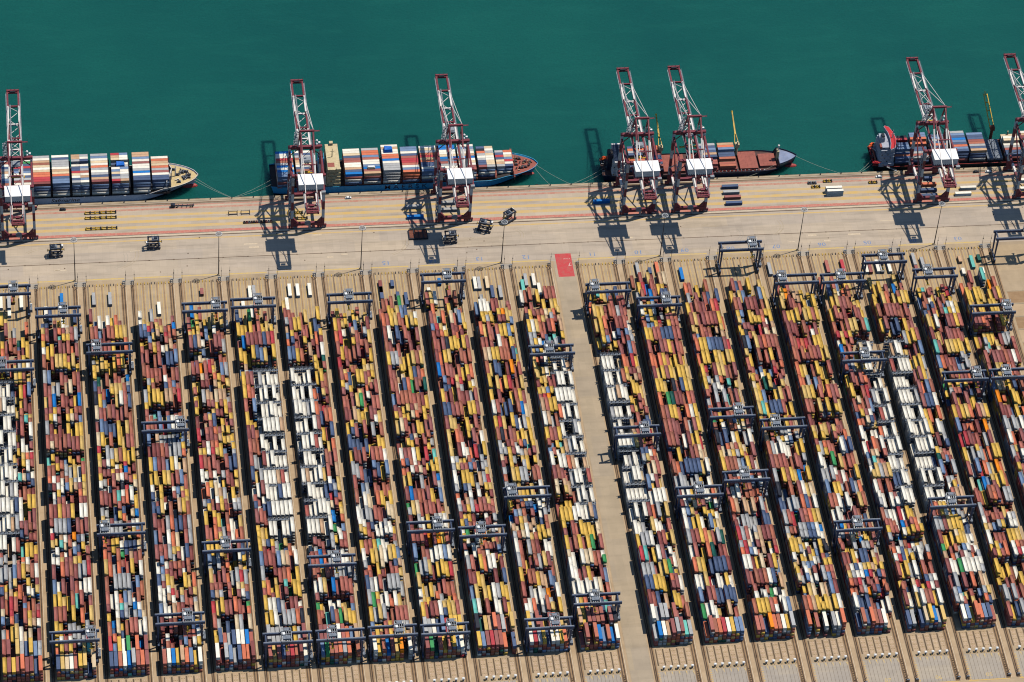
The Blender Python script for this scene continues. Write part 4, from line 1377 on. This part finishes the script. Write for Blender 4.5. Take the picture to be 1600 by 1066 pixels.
bay("red-bridge ship", "bay beside deckhouse", 609.6, 87.0, 3.5, "KRBNSSNBN", [3, 3, 2, 3, 3, 3, 2, 2, 2], side="NN")
bay("red-bridge ship", "second bay before deckhouse", 623.3, 87.0, 3.5, "SSOONNGBG", [4, 4, 4, 3, 2, 2, 2, 2, 2], side="NB")
bay("red-bridge ship", "third bay before deckhouse", 638.0, 87.0, 3.5, "NSGNONBNN", 3, side="NB")
bay("red-bridge ship", "fourth bay before deckhouse", 652.9, 87.0, 3.5, "GSNUSNOSN", 4, side="NNBN")
bay("red-bridge ship", "fifth bay before deckhouse", 666.6, 87.0, 3.5, "SNNBBGNA", 4, side="NNG")
for i, (x0, x1) in enumerate(((87.6, 93.0), (93.6, 99.4))):
    q = MB().box(x0, x1, 1.9, 23.0, 3.41, 5.2, "machine_grey")
    for j in range(8):
        q.box(x0 + .5, x1 - .5, 2.8 + j * 2.5, 3.2 + j * 2.5, 5.2, 5.4, "galvanised")
    q.build("pontoon_cover", S4)
deck_crane(S4, 94.6, 24.6, 1.0, 12.5, 34, math.radians(3), math.radians(6), "yellow_steel", "rust_brown", frame=True)
bay("red-bridge ship", "bay under right-edge crane", 694.6, 87.0, 3.5, "AWWAWGBNN", [2, 2, 3, 3, 2, 2, 2, 2, 2], side="BN")
bay("red-bridge ship", "bay beyond right-edge crane", 708.2, 87.0, 3.5, "WABNGWSNN", 3, side="BN", own=False)
MB().cyl((52.0, 24.4, 2), (52.0, 24.4, 15), .6, .4, 8, "dark_steel").ball((52.0, 24.4, 15.3), .8, .8, .8, "machine_grey", 8, 5).build("vent_post", S4)
MB().cyl((107.0, 23.8, 2), (107.0, 23.8, 12), .6, .5, 8, "deckhouse_beige").build("vent_post", S4)
so = ship_mass.build("stowed_containers")
for lo in LOGOS:
    lo.parent = so
tag(so, "lower tiers of containers stowed on the decks of the ships", "container stacks", kind="stuff")

# ------------------------------------------------------------------ light poles, masts, buffers, posts
def make_pole():
    e = empty("light_pole", (0, 0, 0))
    MB().box(-.9, .9, -.9, .9, 0, .6, "cope_concrete").build("footing", e)
    MB().cyl((0, 0, .6), (0, 0, 40.4), .4, .18, 12, "dark_steel").build("shaft", e)
    q = MB()
    n = 20
    for r, z, m_ in ((2.05, 40.6, "floodlight"), (1.3, 40.9, "galvanised")):
        for i in range(n):
            a, c = 2 * math.pi * i / n, 2 * math.pi * (i + 1) / n
            q.bar((r * math.cos(a), r * math.sin(a), z), (r * math.cos(c), r * math.sin(c), z), .26, .26, m_)
    for i in range(6):
        a = 2 * math.pi * i / 6
        q.bar((0, 0, 41), (2.05 * math.cos(a), 2.05 * math.sin(a), 40.7), .16, .16, "galvanised")
    hd = q.build("head_ring", e)
    for i in range(12):
        a = 2 * math.pi * i / 12
        x, y = 2.2 * math.cos(a), 2.2 * math.sin(a)
        MB().box(x - .26, x + .26, y - .26, y + .26, 40.0, 40.55, "floodlight").build("floodlight", hd)
    return e
proto = make_pole()
remember(proto)
for i, k in enumerate((0, 3, 6, 9, 12, 15, 18)):
    o = proto if i == 0 else copy_tree(proto)
    o.location = (XT(k) - .37, 3.58, 0)
    lab = f"tall floodlight pole, {ORD[4 - i]} one left of the red crossing" if i < 4 else f"tall floodlight pole, {ORD[i - 3]} one right of the red crossing"
    tag(o, lab, "light pole", "tall light poles along the yard edge")

def make_buffer():
    e = empty("rail_buffer", (0, 0, 0))
    q = MB()
    for s in (-.75, .75):
        q.bar((s, .6, 0), (s, -.2, 1.7), .24, .24, "dark_steel").bar((s, -2.4, 0), (s, -.2, 1.7), .24, .24, "dark_steel").bar((s, -2.4, .1), (s, .6, .1), .2, .2, "dark_steel")
    q.build("frame", e)
    MB().box(-1.0, 1.0, -.5, .1, 1.4, 2.0, "machine_grey").build("crossbeam", e)
    q = MB()
    for i in range(10):
        a = math.pi * i / 9
        q.bar((1.1 * math.cos(a), -2.8 - .25 * i, .12), (1.1 * math.cos(a + .35), -3.4 - .25 * i, .12), .16, .16, "dark_steel")
    q.build("power_cable", e)
    return e
def make_mast():
    e = empty("track_mast", (0, 0, 0))
    MB().cyl((0, 0, 0), (0, 0, 9.5), .16, .07, 6, "dark_steel").build("shaft", e)
    MB().box(-.28, .28, -.25, .25, 5.6, 6.3, "dark_steel").cyl((0, 0, 9.3), (0, 0, 10.4), .05, .03, 5, "dark_steel").build("camera_box", e)
    return e
def make_post():
    e = empty("truck_post", (0, 0, 0))
    MB().box(-.5, .5, -.45, .45, 0, 2.3, "machine_grey").build("cabinet", e)
    MB().box(-.85, .85, -.75, .75, 2.3, 2.75, "white_gloss").box(-.6, .6, -.5, .5, 2.75, 3.05, "white_gloss").build("roof", e)
    MB().cyl((.95, -1.1, 0), (.95, -1.1, 1.1), .16, .16, 8, "yellow_steel").cyl((-.95, -1.1, 0), (-.95, -1.1, 1.1), .16, .16, 8, "yellow_steel").build("guard", e)
    return e
bproto, mproto, pproto = make_buffer(), make_mast(), make_post()
remember(None)
fb = fm = fp = True
for k in range(-1, 20):
    for s, x in (("first", XT(k)), ("second", XT(k) + 6.03 + (14.4 if k == 10 else 0))):
        side = "left" if s == "first" else "right"
        if k < 19:
            where = f"left edge of {block_name(k)}" if s == "second" else f"right edge of {block_name(k - 1)}"
        else:
            where = f"past the last block, {s} rail from it"
        o = bproto if fb else copy_tree(bproto)
        fb = False
        o.location = (x, -.5, .02)
        tag(o, f"dark rail buffer at quay end, {where}", "rail buffer", "buffers at the track ends")
        o = mproto if fm else copy_tree(mproto)
        fm = False
        o.location = (x + 1.3, 1.4, .02)
        tag(o, f"thin dark mast at quay end, {where}", "mast", "masts at the track ends")
for k in range(4, 18):
    for i in range(5):
        x = XB(k) + 3.4 + i * 4.7
        if k < 6 and i < 3 and k < 5:
            continue
        o = pproto if fp else copy_tree(pproto)
        fp = False
        o.location = (x, -378.6, .02)
        tag(o, f"white-topped truck post, {ORD[i + 1]} in the row behind {block_name(k)}", "post", "white-topped posts of the truck lanes")
for k in range(13, 18):
    for s, x in (("first", XT(k)), ("second", XT(k) + 6.03)):
        o = copy_tree(bproto)
        o.location = (x, -400.4, .02)
        o.rotation_euler = (0, 0, math.pi)
        where = f"left edge of {block_name(k)}" if s == "second" else f"right edge of {block_name(k - 1)}"
        tag(o, f"dark rail buffer at land end, {where}", "rail buffer", "buffers at the track ends")

# ------------------------------------------------------------------ shuttle carriers
def make_carrier():
    e = empty("shuttle_carrier", (0, 0, 0))
    B = "carrier_blue"
    for y in (-2.2, 2.2):
        MB().box(-5.0, 5.0, y - .4, y + .4, 1.0, 1.9, B).build("chassis_beam", e)
        MB().box(-4.2, 4.2, y - .35, y + .35, 8.0, 8.9, B).build("top_beam", e)
        for x in (-3.4, 3.4):
            MB().bar((x, y, 1.9), (x, y, 8.1), .7, .8, B).build("leg", e)
        for x in (-4.1, -1.6, 1.6, 4.1):
            MB().cyl((x, y - .35, .75), (x, y + .35, .75), .75, .75, 12, "black_rubber").cyl((x, y - .38, .75), (x, y + .38, .75), .35, .35, 8, "machine_grey").build("wheel", e)
    for x in (-3.9, 3.9):
        MB().box(x - .35, x + .35, -2.6, 2.6, 8.1, 8.8, B).build("cross_beam", e)
    q = MB().box(-3.2, 1.2, -1.7, 1.7, 8.6, 8.8, "machine_grey").box(-2.8, -.6, -1.2, 1.0, 8.8, 9.7, B).cyl((.2, -1.2, 9.2), (.2, 1.2, 9.2), .45, .45, 10, "galvanised")
    for x in (-3.3, -1.1, 1.2, 3.4):
        q.box(x - .05, x + .05, -2.6, -2.5, 8.9, 10.0, "galvanised").box(x - .05, x + .05, 2.5, 2.6, 8.9, 10.0, "galvanised")
    q.box(-3.4, 3.4, -2.62, -2.54, 9.9, 10.0, "galvanised").box(-3.4, 3.4, 2.54, 2.62, 9.9, 10.0, "galvanised")
    q.build("hoist_deck", e)
    q = MB().box(3.6, 5.2, 1.2, 2.9, 5.4, 7.5, "white_gloss").box(3.55, 5.25, 1.15, 2.95, 6.1, 7.0, "glass_dark").box(3.5, 5.4, 1.1, 3.1, 7.5, 7.75, "white_gloss")
    q.build("driver_cab", e)
    MB().box(-4.9, -3.4, -1.4, 1.4, 1.9, 4.0, "machine_grey").build("engine_box", e)
    MB().box(-6.0, 6.0, -.35, .35, 5.4, 5.8, "yellow_steel").box(-6.1, -5.7, -1.2, 1.2, 5.3, 5.8, "dark_steel").box(5.7, 6.1, -1.2, 1.2, 5.3, 5.8, "dark_steel").box(-1.2, 1.2, -1, 1, 5.8, 6.4, "dark_steel").build("spreader", e)
    return e
proto = make_carrier()
remember(proto)
for i, (x, y, rz, lab) in enumerate(((-13.0, 30.5, 0.03, "dark shuttle carrier alone on the apron nearest the left edge"), (56.5, 34.5, math.pi, "dark shuttle carrier on the apron between the two left-hand light poles"),
                                     (269.6, 27.5, math.pi, "dark shuttle carrier facing left beside a crane shadow"), (296.0, 38.0, -.35, "dark shuttle carrier turned askew, middle one of three on the apron"),
                                     (315.0, 47.0, .62, "dark shuttle carrier turned diagonally across the red rail stripe"))):
    o = proto if i == 0 else copy_tree(proto)
    o.location = (x, y, .02)
    o.rotation_euler = (0, 0, rz)
    tag(o, lab, "straddle carrier", "shuttle carriers on the apron")

# ------------------------------------------------------------------ things lying on the quay
H = math.pi / 2
QC = [(482.6, 71.9, 0, 'N', 40, "navy long container, nearest the navy ship of the four on the quay"), (482.5, 65.9, 0, 'G', 40, "grey long container, second of the four on the quay by the navy ship"),
      (482.6, 60.5, 0, 'B', 40, "brown long container, third of the four on the quay by the navy ship"), (482.6, 54.2, 0, 'N', 40, "navy long container, farthest from the ship of the four on the quay"),
      (632.5, 72.3, 0, 'N', 20, "navy short container under the quay crane by the red-roofed bridge"), (631.1, 65.7, 0, 'O', 40, "orange-brown long container under the quay crane by the red-roofed bridge"),
      (630.2, 59.5, 0, 'N', 40, "navy long container under the quay crane, third row from the ship"), (629.5, 53.7, 0, 'N', 40, "navy long container under the quay crane, beside its landside rail"),
      (660.4, 60.3, 0, 'W', 40, "white long container alone on the quay, the one nearer the ship"), (655.3, 54.3, 0, 'W', 40, "white long container on the quay touching the red rail stripe"),
      (385.1, 61.8, 0, 'U', 40, "bright blue long container in crane shadow left of the paired cranes"), (247.0, 64.4, 0, 'G', 40, "grey long container in crane shadow below the hull lettering"),
      (247.1, 53.6, 0, 'U', 40, "bright blue long container in crane shadow by the red rail stripe"), (273.4, 67.0, 0, 'G', 40, "grey long container under the crane of the blue ship, nearer ship"),
      (272.1, 59.6, 0, 'G', 40, "grey long container under the crane of the blue ship, nearer land"),
      (706.0, 66.0, 0, 'W', 40, "white long container under the crane at the right edge, nearer ship"), (705.4, 57.0, 0, 'W', 40, "white long container under the crane at the right edge, nearer land")]
for x, y, z, c, s, lab in QC:
    own_container("quay_container", x, y, z + .03, s, c, lab, "containers set down on the quay", rz=H)
for z, t in ((0.03, "lower"), (2.63, "upper")):
    own_container("quay_container", 558.9, 63.2, z, 40, 'W', f"white long container, {t} one of the stacked pair nearer the water on empty quay", "containers set down on the quay", rz=H)
    own_container("quay_container", 559.3, 59.8, z, 40, 'W', f"white long container, {t} one of the stacked pair nearer land on empty quay", "containers set down on the quay", rz=H)

def spare_spreader(x, y, lab, mats=("yellow_steel", "dark_steel"), L=5.6):
    e = empty("spare_spreader", (x, y, .02))
    for s in (-1, 1):
        MB().box(-L, L, s * .95 - .2, s * .95 + .2, .3, .8, mats[0]).build("side_beam", e)
    for i in range(4):
        xx = -L + .4 + i * (2 * L - .8) / 3
        q = MB().box(xx - .45, xx + .45, -1.2, 1.2, .2, 1.2, mats[1 if i % 2 else 0]).box(xx - .2, xx + .2, -.5, .5, 1.2, 1.7, mats[1])
        q.build("cross_beam", e)
    return tag(e, lab, "spreader", "spare spreaders on the quay")
for nm, y in (("first", 72.3), ("second", 67.0), ("third", 55.8)):
    for t, x in (("left", 14.8), ("right", 26.2)):
        spare_spreader(x, y, f"yellow and black spare spreader, {t} one of the {nm} row from the ship")
spare_spreader(544.8, 73.3, "dark spare spreader left of the stacked white containers", ("dark_steel", "machine_grey"), 3.2)
spare_spreader(546.8, 69.0, "small yellow spare spreader in front of the dark one", L=3.2)
spare_spreader(556.8, 74.6, "small yellow spare spreader above the stacked white containers", L=3.2)
spare_spreader(590.5, 71.3, "small yellow spare spreader left of the right-hand crane shadow", L=3.2)
spare_spreader(160.5, 64.0, "yellow spare spreader between the legs of the crane by the deckhouse")
spare_spreader(163.5, 58.0, "yellow spare spreader between the crane legs, nearer land")
# hatch cover lying on the apron
q = MB().box(-6.6, 6.6, -4.6, 4.6, .3, 1.1, "rust_brown")
hc = empty("spare_hatch_cover", (247.2, 35.6, 0))
q.build("panel", hc)
for y in (-4.5, 4.5):
    MB().box(-6.9, 6.9, y - .3, y + .3, .1, 1.5, "dark_steel").build("edge_beam", hc)
for x in (-6.6, -3.0, 0.4, 3.6, 6.6):
    MB().box(x - .25, x + .25, -4.2, 4.2, 1.1, 1.45, "dark_steel").build("rib", hc)
tag(hc, "rusty brown hatch cover lying on the apron in a crane shadow", "hatch cover")
# trailer chassis, stands, row of twistlock bins
ch = empty("trailer_chassis", (79.7, 75.6, 0))
MB().box(-8.5, 8.5, -.45, -.2, 1.0, 1.4, "carrier_blue").box(-8.5, 8.5, .2, .45, 1.0, 1.4, "carrier_blue").build("frame", ch)
MB().box(-8.5, -5.4, -1.2, 1.2, .6, 2.8, "carrier_blue").box(-8.0, -6.8, -1.1, 1.1, 2.8, 3.1, "dark_steel").build("tractor_cab", ch)
for x in (-7.6, -4.4, 5.6, 7.0):
    for y in (-1.0, 1.0):
        MB().cyl((x, y - .2, .52), (x, y + .2, .52), .52, .52, 10, "black_rubber").build("wheel", ch)
for x in (-3, 0, 3.5, 8):
    MB().box(x - .2, x + .2, -1.2, 1.2, 1.4, 1.6, "carrier_blue").build("bolster", ch)
tag(ch, "dark blue trailer chassis parked beside the waterside rail", "trailer")
for x, lab in ((115.6, "left"), (124.6, "right")):
    e = empty("lifting_frame", (x, 66.0, 0))
    for s in (-1, 1):
        MB().box(s * 3.1 - .15, s * 3.1 + .15, -.15, .15, 0, 3.4, "dark_steel").build("post", e)
        MB().box(s * 3.1 - .2, s * 3.1 + .2, -2.0, 2.0, .05, .35, "dark_steel").build("foot", e)
    MB().box(-3.1, 3.1, -.12, .12, 2.3, 2.6, "dark_steel").build("rail", e)
    MB().box(-3.0, 3.0, -1.2, -.4, .05, .5, "dark_steel").build("tray", e)
    tag(e, f"dark lifting frame standing on the quay, {lab} one of the pair", "frame", "lifting frames on the quay")
for i in range(12):
    e = empty("gear_bin", (123.2 + i * 1.75, 55.9, 0))
    mm = ("dark_steel", "boot_red", "machine_grey", "rust_brown")[i % 4]
    MB().box(-.75, .75, -.9, .9, .1, .2, mm).box(-.75, -.65, -.9, .9, .2, 1.2, mm).box(.65, .75, -.9, .9, .2, 1.2, mm).box(-.65, .65, -.9, -.8, .2, 1.2, mm).box(-.65, .65, .8, .9, .2, 1.2, mm).build("bin_shell", e)
    MB().ball((0, 0, .7), .6, .7, .3, "dark_steel", 7, 4).build("gear_heap", e)
    tag(e, f"open gear bin, {ORD[i + 1]} from the left in the row left of a crane shadow", "bin", "row of gear bins on the quay")

def make_car(mat):
    e = empty("parked_car", (0, 0, 0))
    q = MB()
    prof = [(-2.2, .35), (2.2, .35), (2.25, .75), (1.3, .95), (.6, 1.5), (-1.2, 1.52), (-1.9, 1.0), (-2.25, .9)]
    n = len(prof)
    pts = [(x, -.85, z) for x, z in prof] + [(x, .85, z) for x, z in prof]
    q.quads(pts, [tuple(range(n)), tuple(reversed(range(n, 2 * n)))] + [(i, n + i, n + (i + 1) % n, (i + 1) % n) for i in range(n)], mat)
    q.build("body", e)
    MB().quads([(1.27, -.75, 1.0), (.66, -.7, 1.47), (.66, .7, 1.47), (1.27, .75, 1.0)], [(0, 3, 2, 1)], "glass_dark").build("windscreen", e, (.02, 0, .02))
    MB().quads([(-1.86, -.75, 1.06), (-1.26, -.7, 1.5), (-1.26, .7, 1.5), (-1.86, .75, 1.06)], [(0, 1, 2, 3)], "glass_dark").build("rear_window", e, (-.02, 0, .02))
    for x in (-1.4, 1.4):
        for y in (-.8, .8):
            MB().cyl((x, y - .12, .33), (x, y + .12, .33), .33, .33, 10, "black_rubber").build("wheel", e)
    return e
for x, y, mat, rz, lab in ((200.4, 77.4, "white_gloss", .03, "white car parked on the quay beside the blue hull"), (596.0, 77.1, "white_gloss", math.pi, "white car on the quay beside the stern of the red-bridge ship"),
                           (679.7, 77.8, "white_gloss", 0, "white car in the shadow of the crane at the right edge"), (670.5, 78.2, "dark_steel", .1, "dark car on the quay left of the right-edge crane shadow"),
                           (-6.4, 77.2, "dark_steel", 0, "dark car on the quay beside the white hull")):
    e = make_car(mat)
    e.location = (x, y, .02)
    e.rotation_euler = (0, 0, rz)
    tag(e, lab, "car")

# bollards and fenders along the quay edge, mooring lines
def make_bollard():
    e = empty("mooring_bollard", (0, 0, 0))
    MB().cyl((0, 0, 0), (0, 0, .75), .3, .26, 10, "dark_steel").build("stem", e)
    MB().ball((0, .1, .82), .5, .58, .26, "dark_steel", 10, 5).build("head", e)
    return e
proto = make_bollard()
remember(proto)
BX = [-40 + 15.6 * i for i in range(50)]
for i, x in enumerate(BX):
    o = proto if i == 0 else copy_tree(proto)
    o.location = (x, 82.2, .22)
    tag(o, f"dark iron mooring bollard on the quay cope, {nth(i + 1)} from the left edge", "bollard", "bollards along the quay edge")
fm_ = MB().box(-.9, .9, 0, 1.1, -2.6, -.3, "black_rubber").box(-1.1, 1.1, 1.1, 1.3, -2.7, -.2, "dark_steel").mesh("quay_fender")
for i in range(25):
    o = bpy.data.objects.new("quay_fender", fm_)
    COL.objects.link(o)
    o.location = (-34 + 31.2 * i, 83.3, 0)
    tag(o, f"black rubber fender hung on the quay wall, {nth(i + 1)} from the left edge", "fender", "fenders along the quay wall")
def rope(a, c, lab, sag=1.2):
    pts = []
    for i in range(9):
        t = i / 8
        p = Vector(a).lerp(Vector(c), t)
        p.z -= sag * 4 * t * (1 - t)
        pts.append(p)
    q = MB()
    for p, r in zip(pts, pts[1:]):
        q.cyl(p, r, .075, .075, 5, "rope", False)
    o = q.build("mooring_line")
    tag(o, lab, "rope", "mooring lines of the ships")
rope((90.0, 98.5, 7.2), (116.0, 82.2, .9), "pale mooring line from bow of white-hulled ship, upper one")
rope((88.6, 96.8, 7.0), (115.6, 82.2, .9), "pale mooring line from bow of white-hulled ship, lower one")
rope((146.0, 96, 4.6), (117.0, 82.2, .9), "pale mooring line from stern of blue-hulled ship, upper one")
rope((146.0, 91, 4.6), (118.0, 82.2, .9), "pale mooring line from stern of blue-hulled ship, lower one")
rope((340.5, 99.2, 6.5), (365.0, 82.2, .9), "pale mooring line from bow of blue-hulled ship, outer one")
rope((339.0, 97.5, 6.3), (350.0, 82.2, .9), "pale mooring line from bow of blue-hulled ship, inner one")
rope((390.5, 95, 3.2), (366.0, 82.2, .9), "pale mooring line from stern of navy ship, outer one")
rope((390.5, 91, 3.2), (372.0, 82.2, .9), "pale mooring line from stern of navy ship, inner one")
rope((535.5, 96.4, 7.0), (568.0, 82.2, .9), "pale mooring line from bow of navy ship to the empty quay")
rope((520.0, 90.0, 5.6), (497.0, 82.2, .9), "pale spring line along the bow of the navy ship")
rope((594.0, 90, 3.0), (582.0, 82.2, .9), "pale mooring line from stern of the red-bridge ship, outer one")
rope((594.0, 94, 3.0), (581.0, 82.2, .9), "pale mooring line from stern of the red-bridge ship, inner one")
# gangway
gw = MB().bar((603.5, 85.2, 2.6), (611.0, 82.4, .4), 1.0, .15, "galvanised").bar((603.5, 84.8, 3.6), (611.0, 82.0, 1.4), .06, .06, "galvanised").bar((603.5, 85.6, 3.6), (611.0, 82.8, 1.4), .06, .06, "galvanised")
tag(gw.build("gangway"), "grey gangway from the red-bridge ship down to the quay", "gangway")
print("single containers:", n_own, n_loose, n_ship, "mass:", len(mass.rows), len(ship_mass.rows))
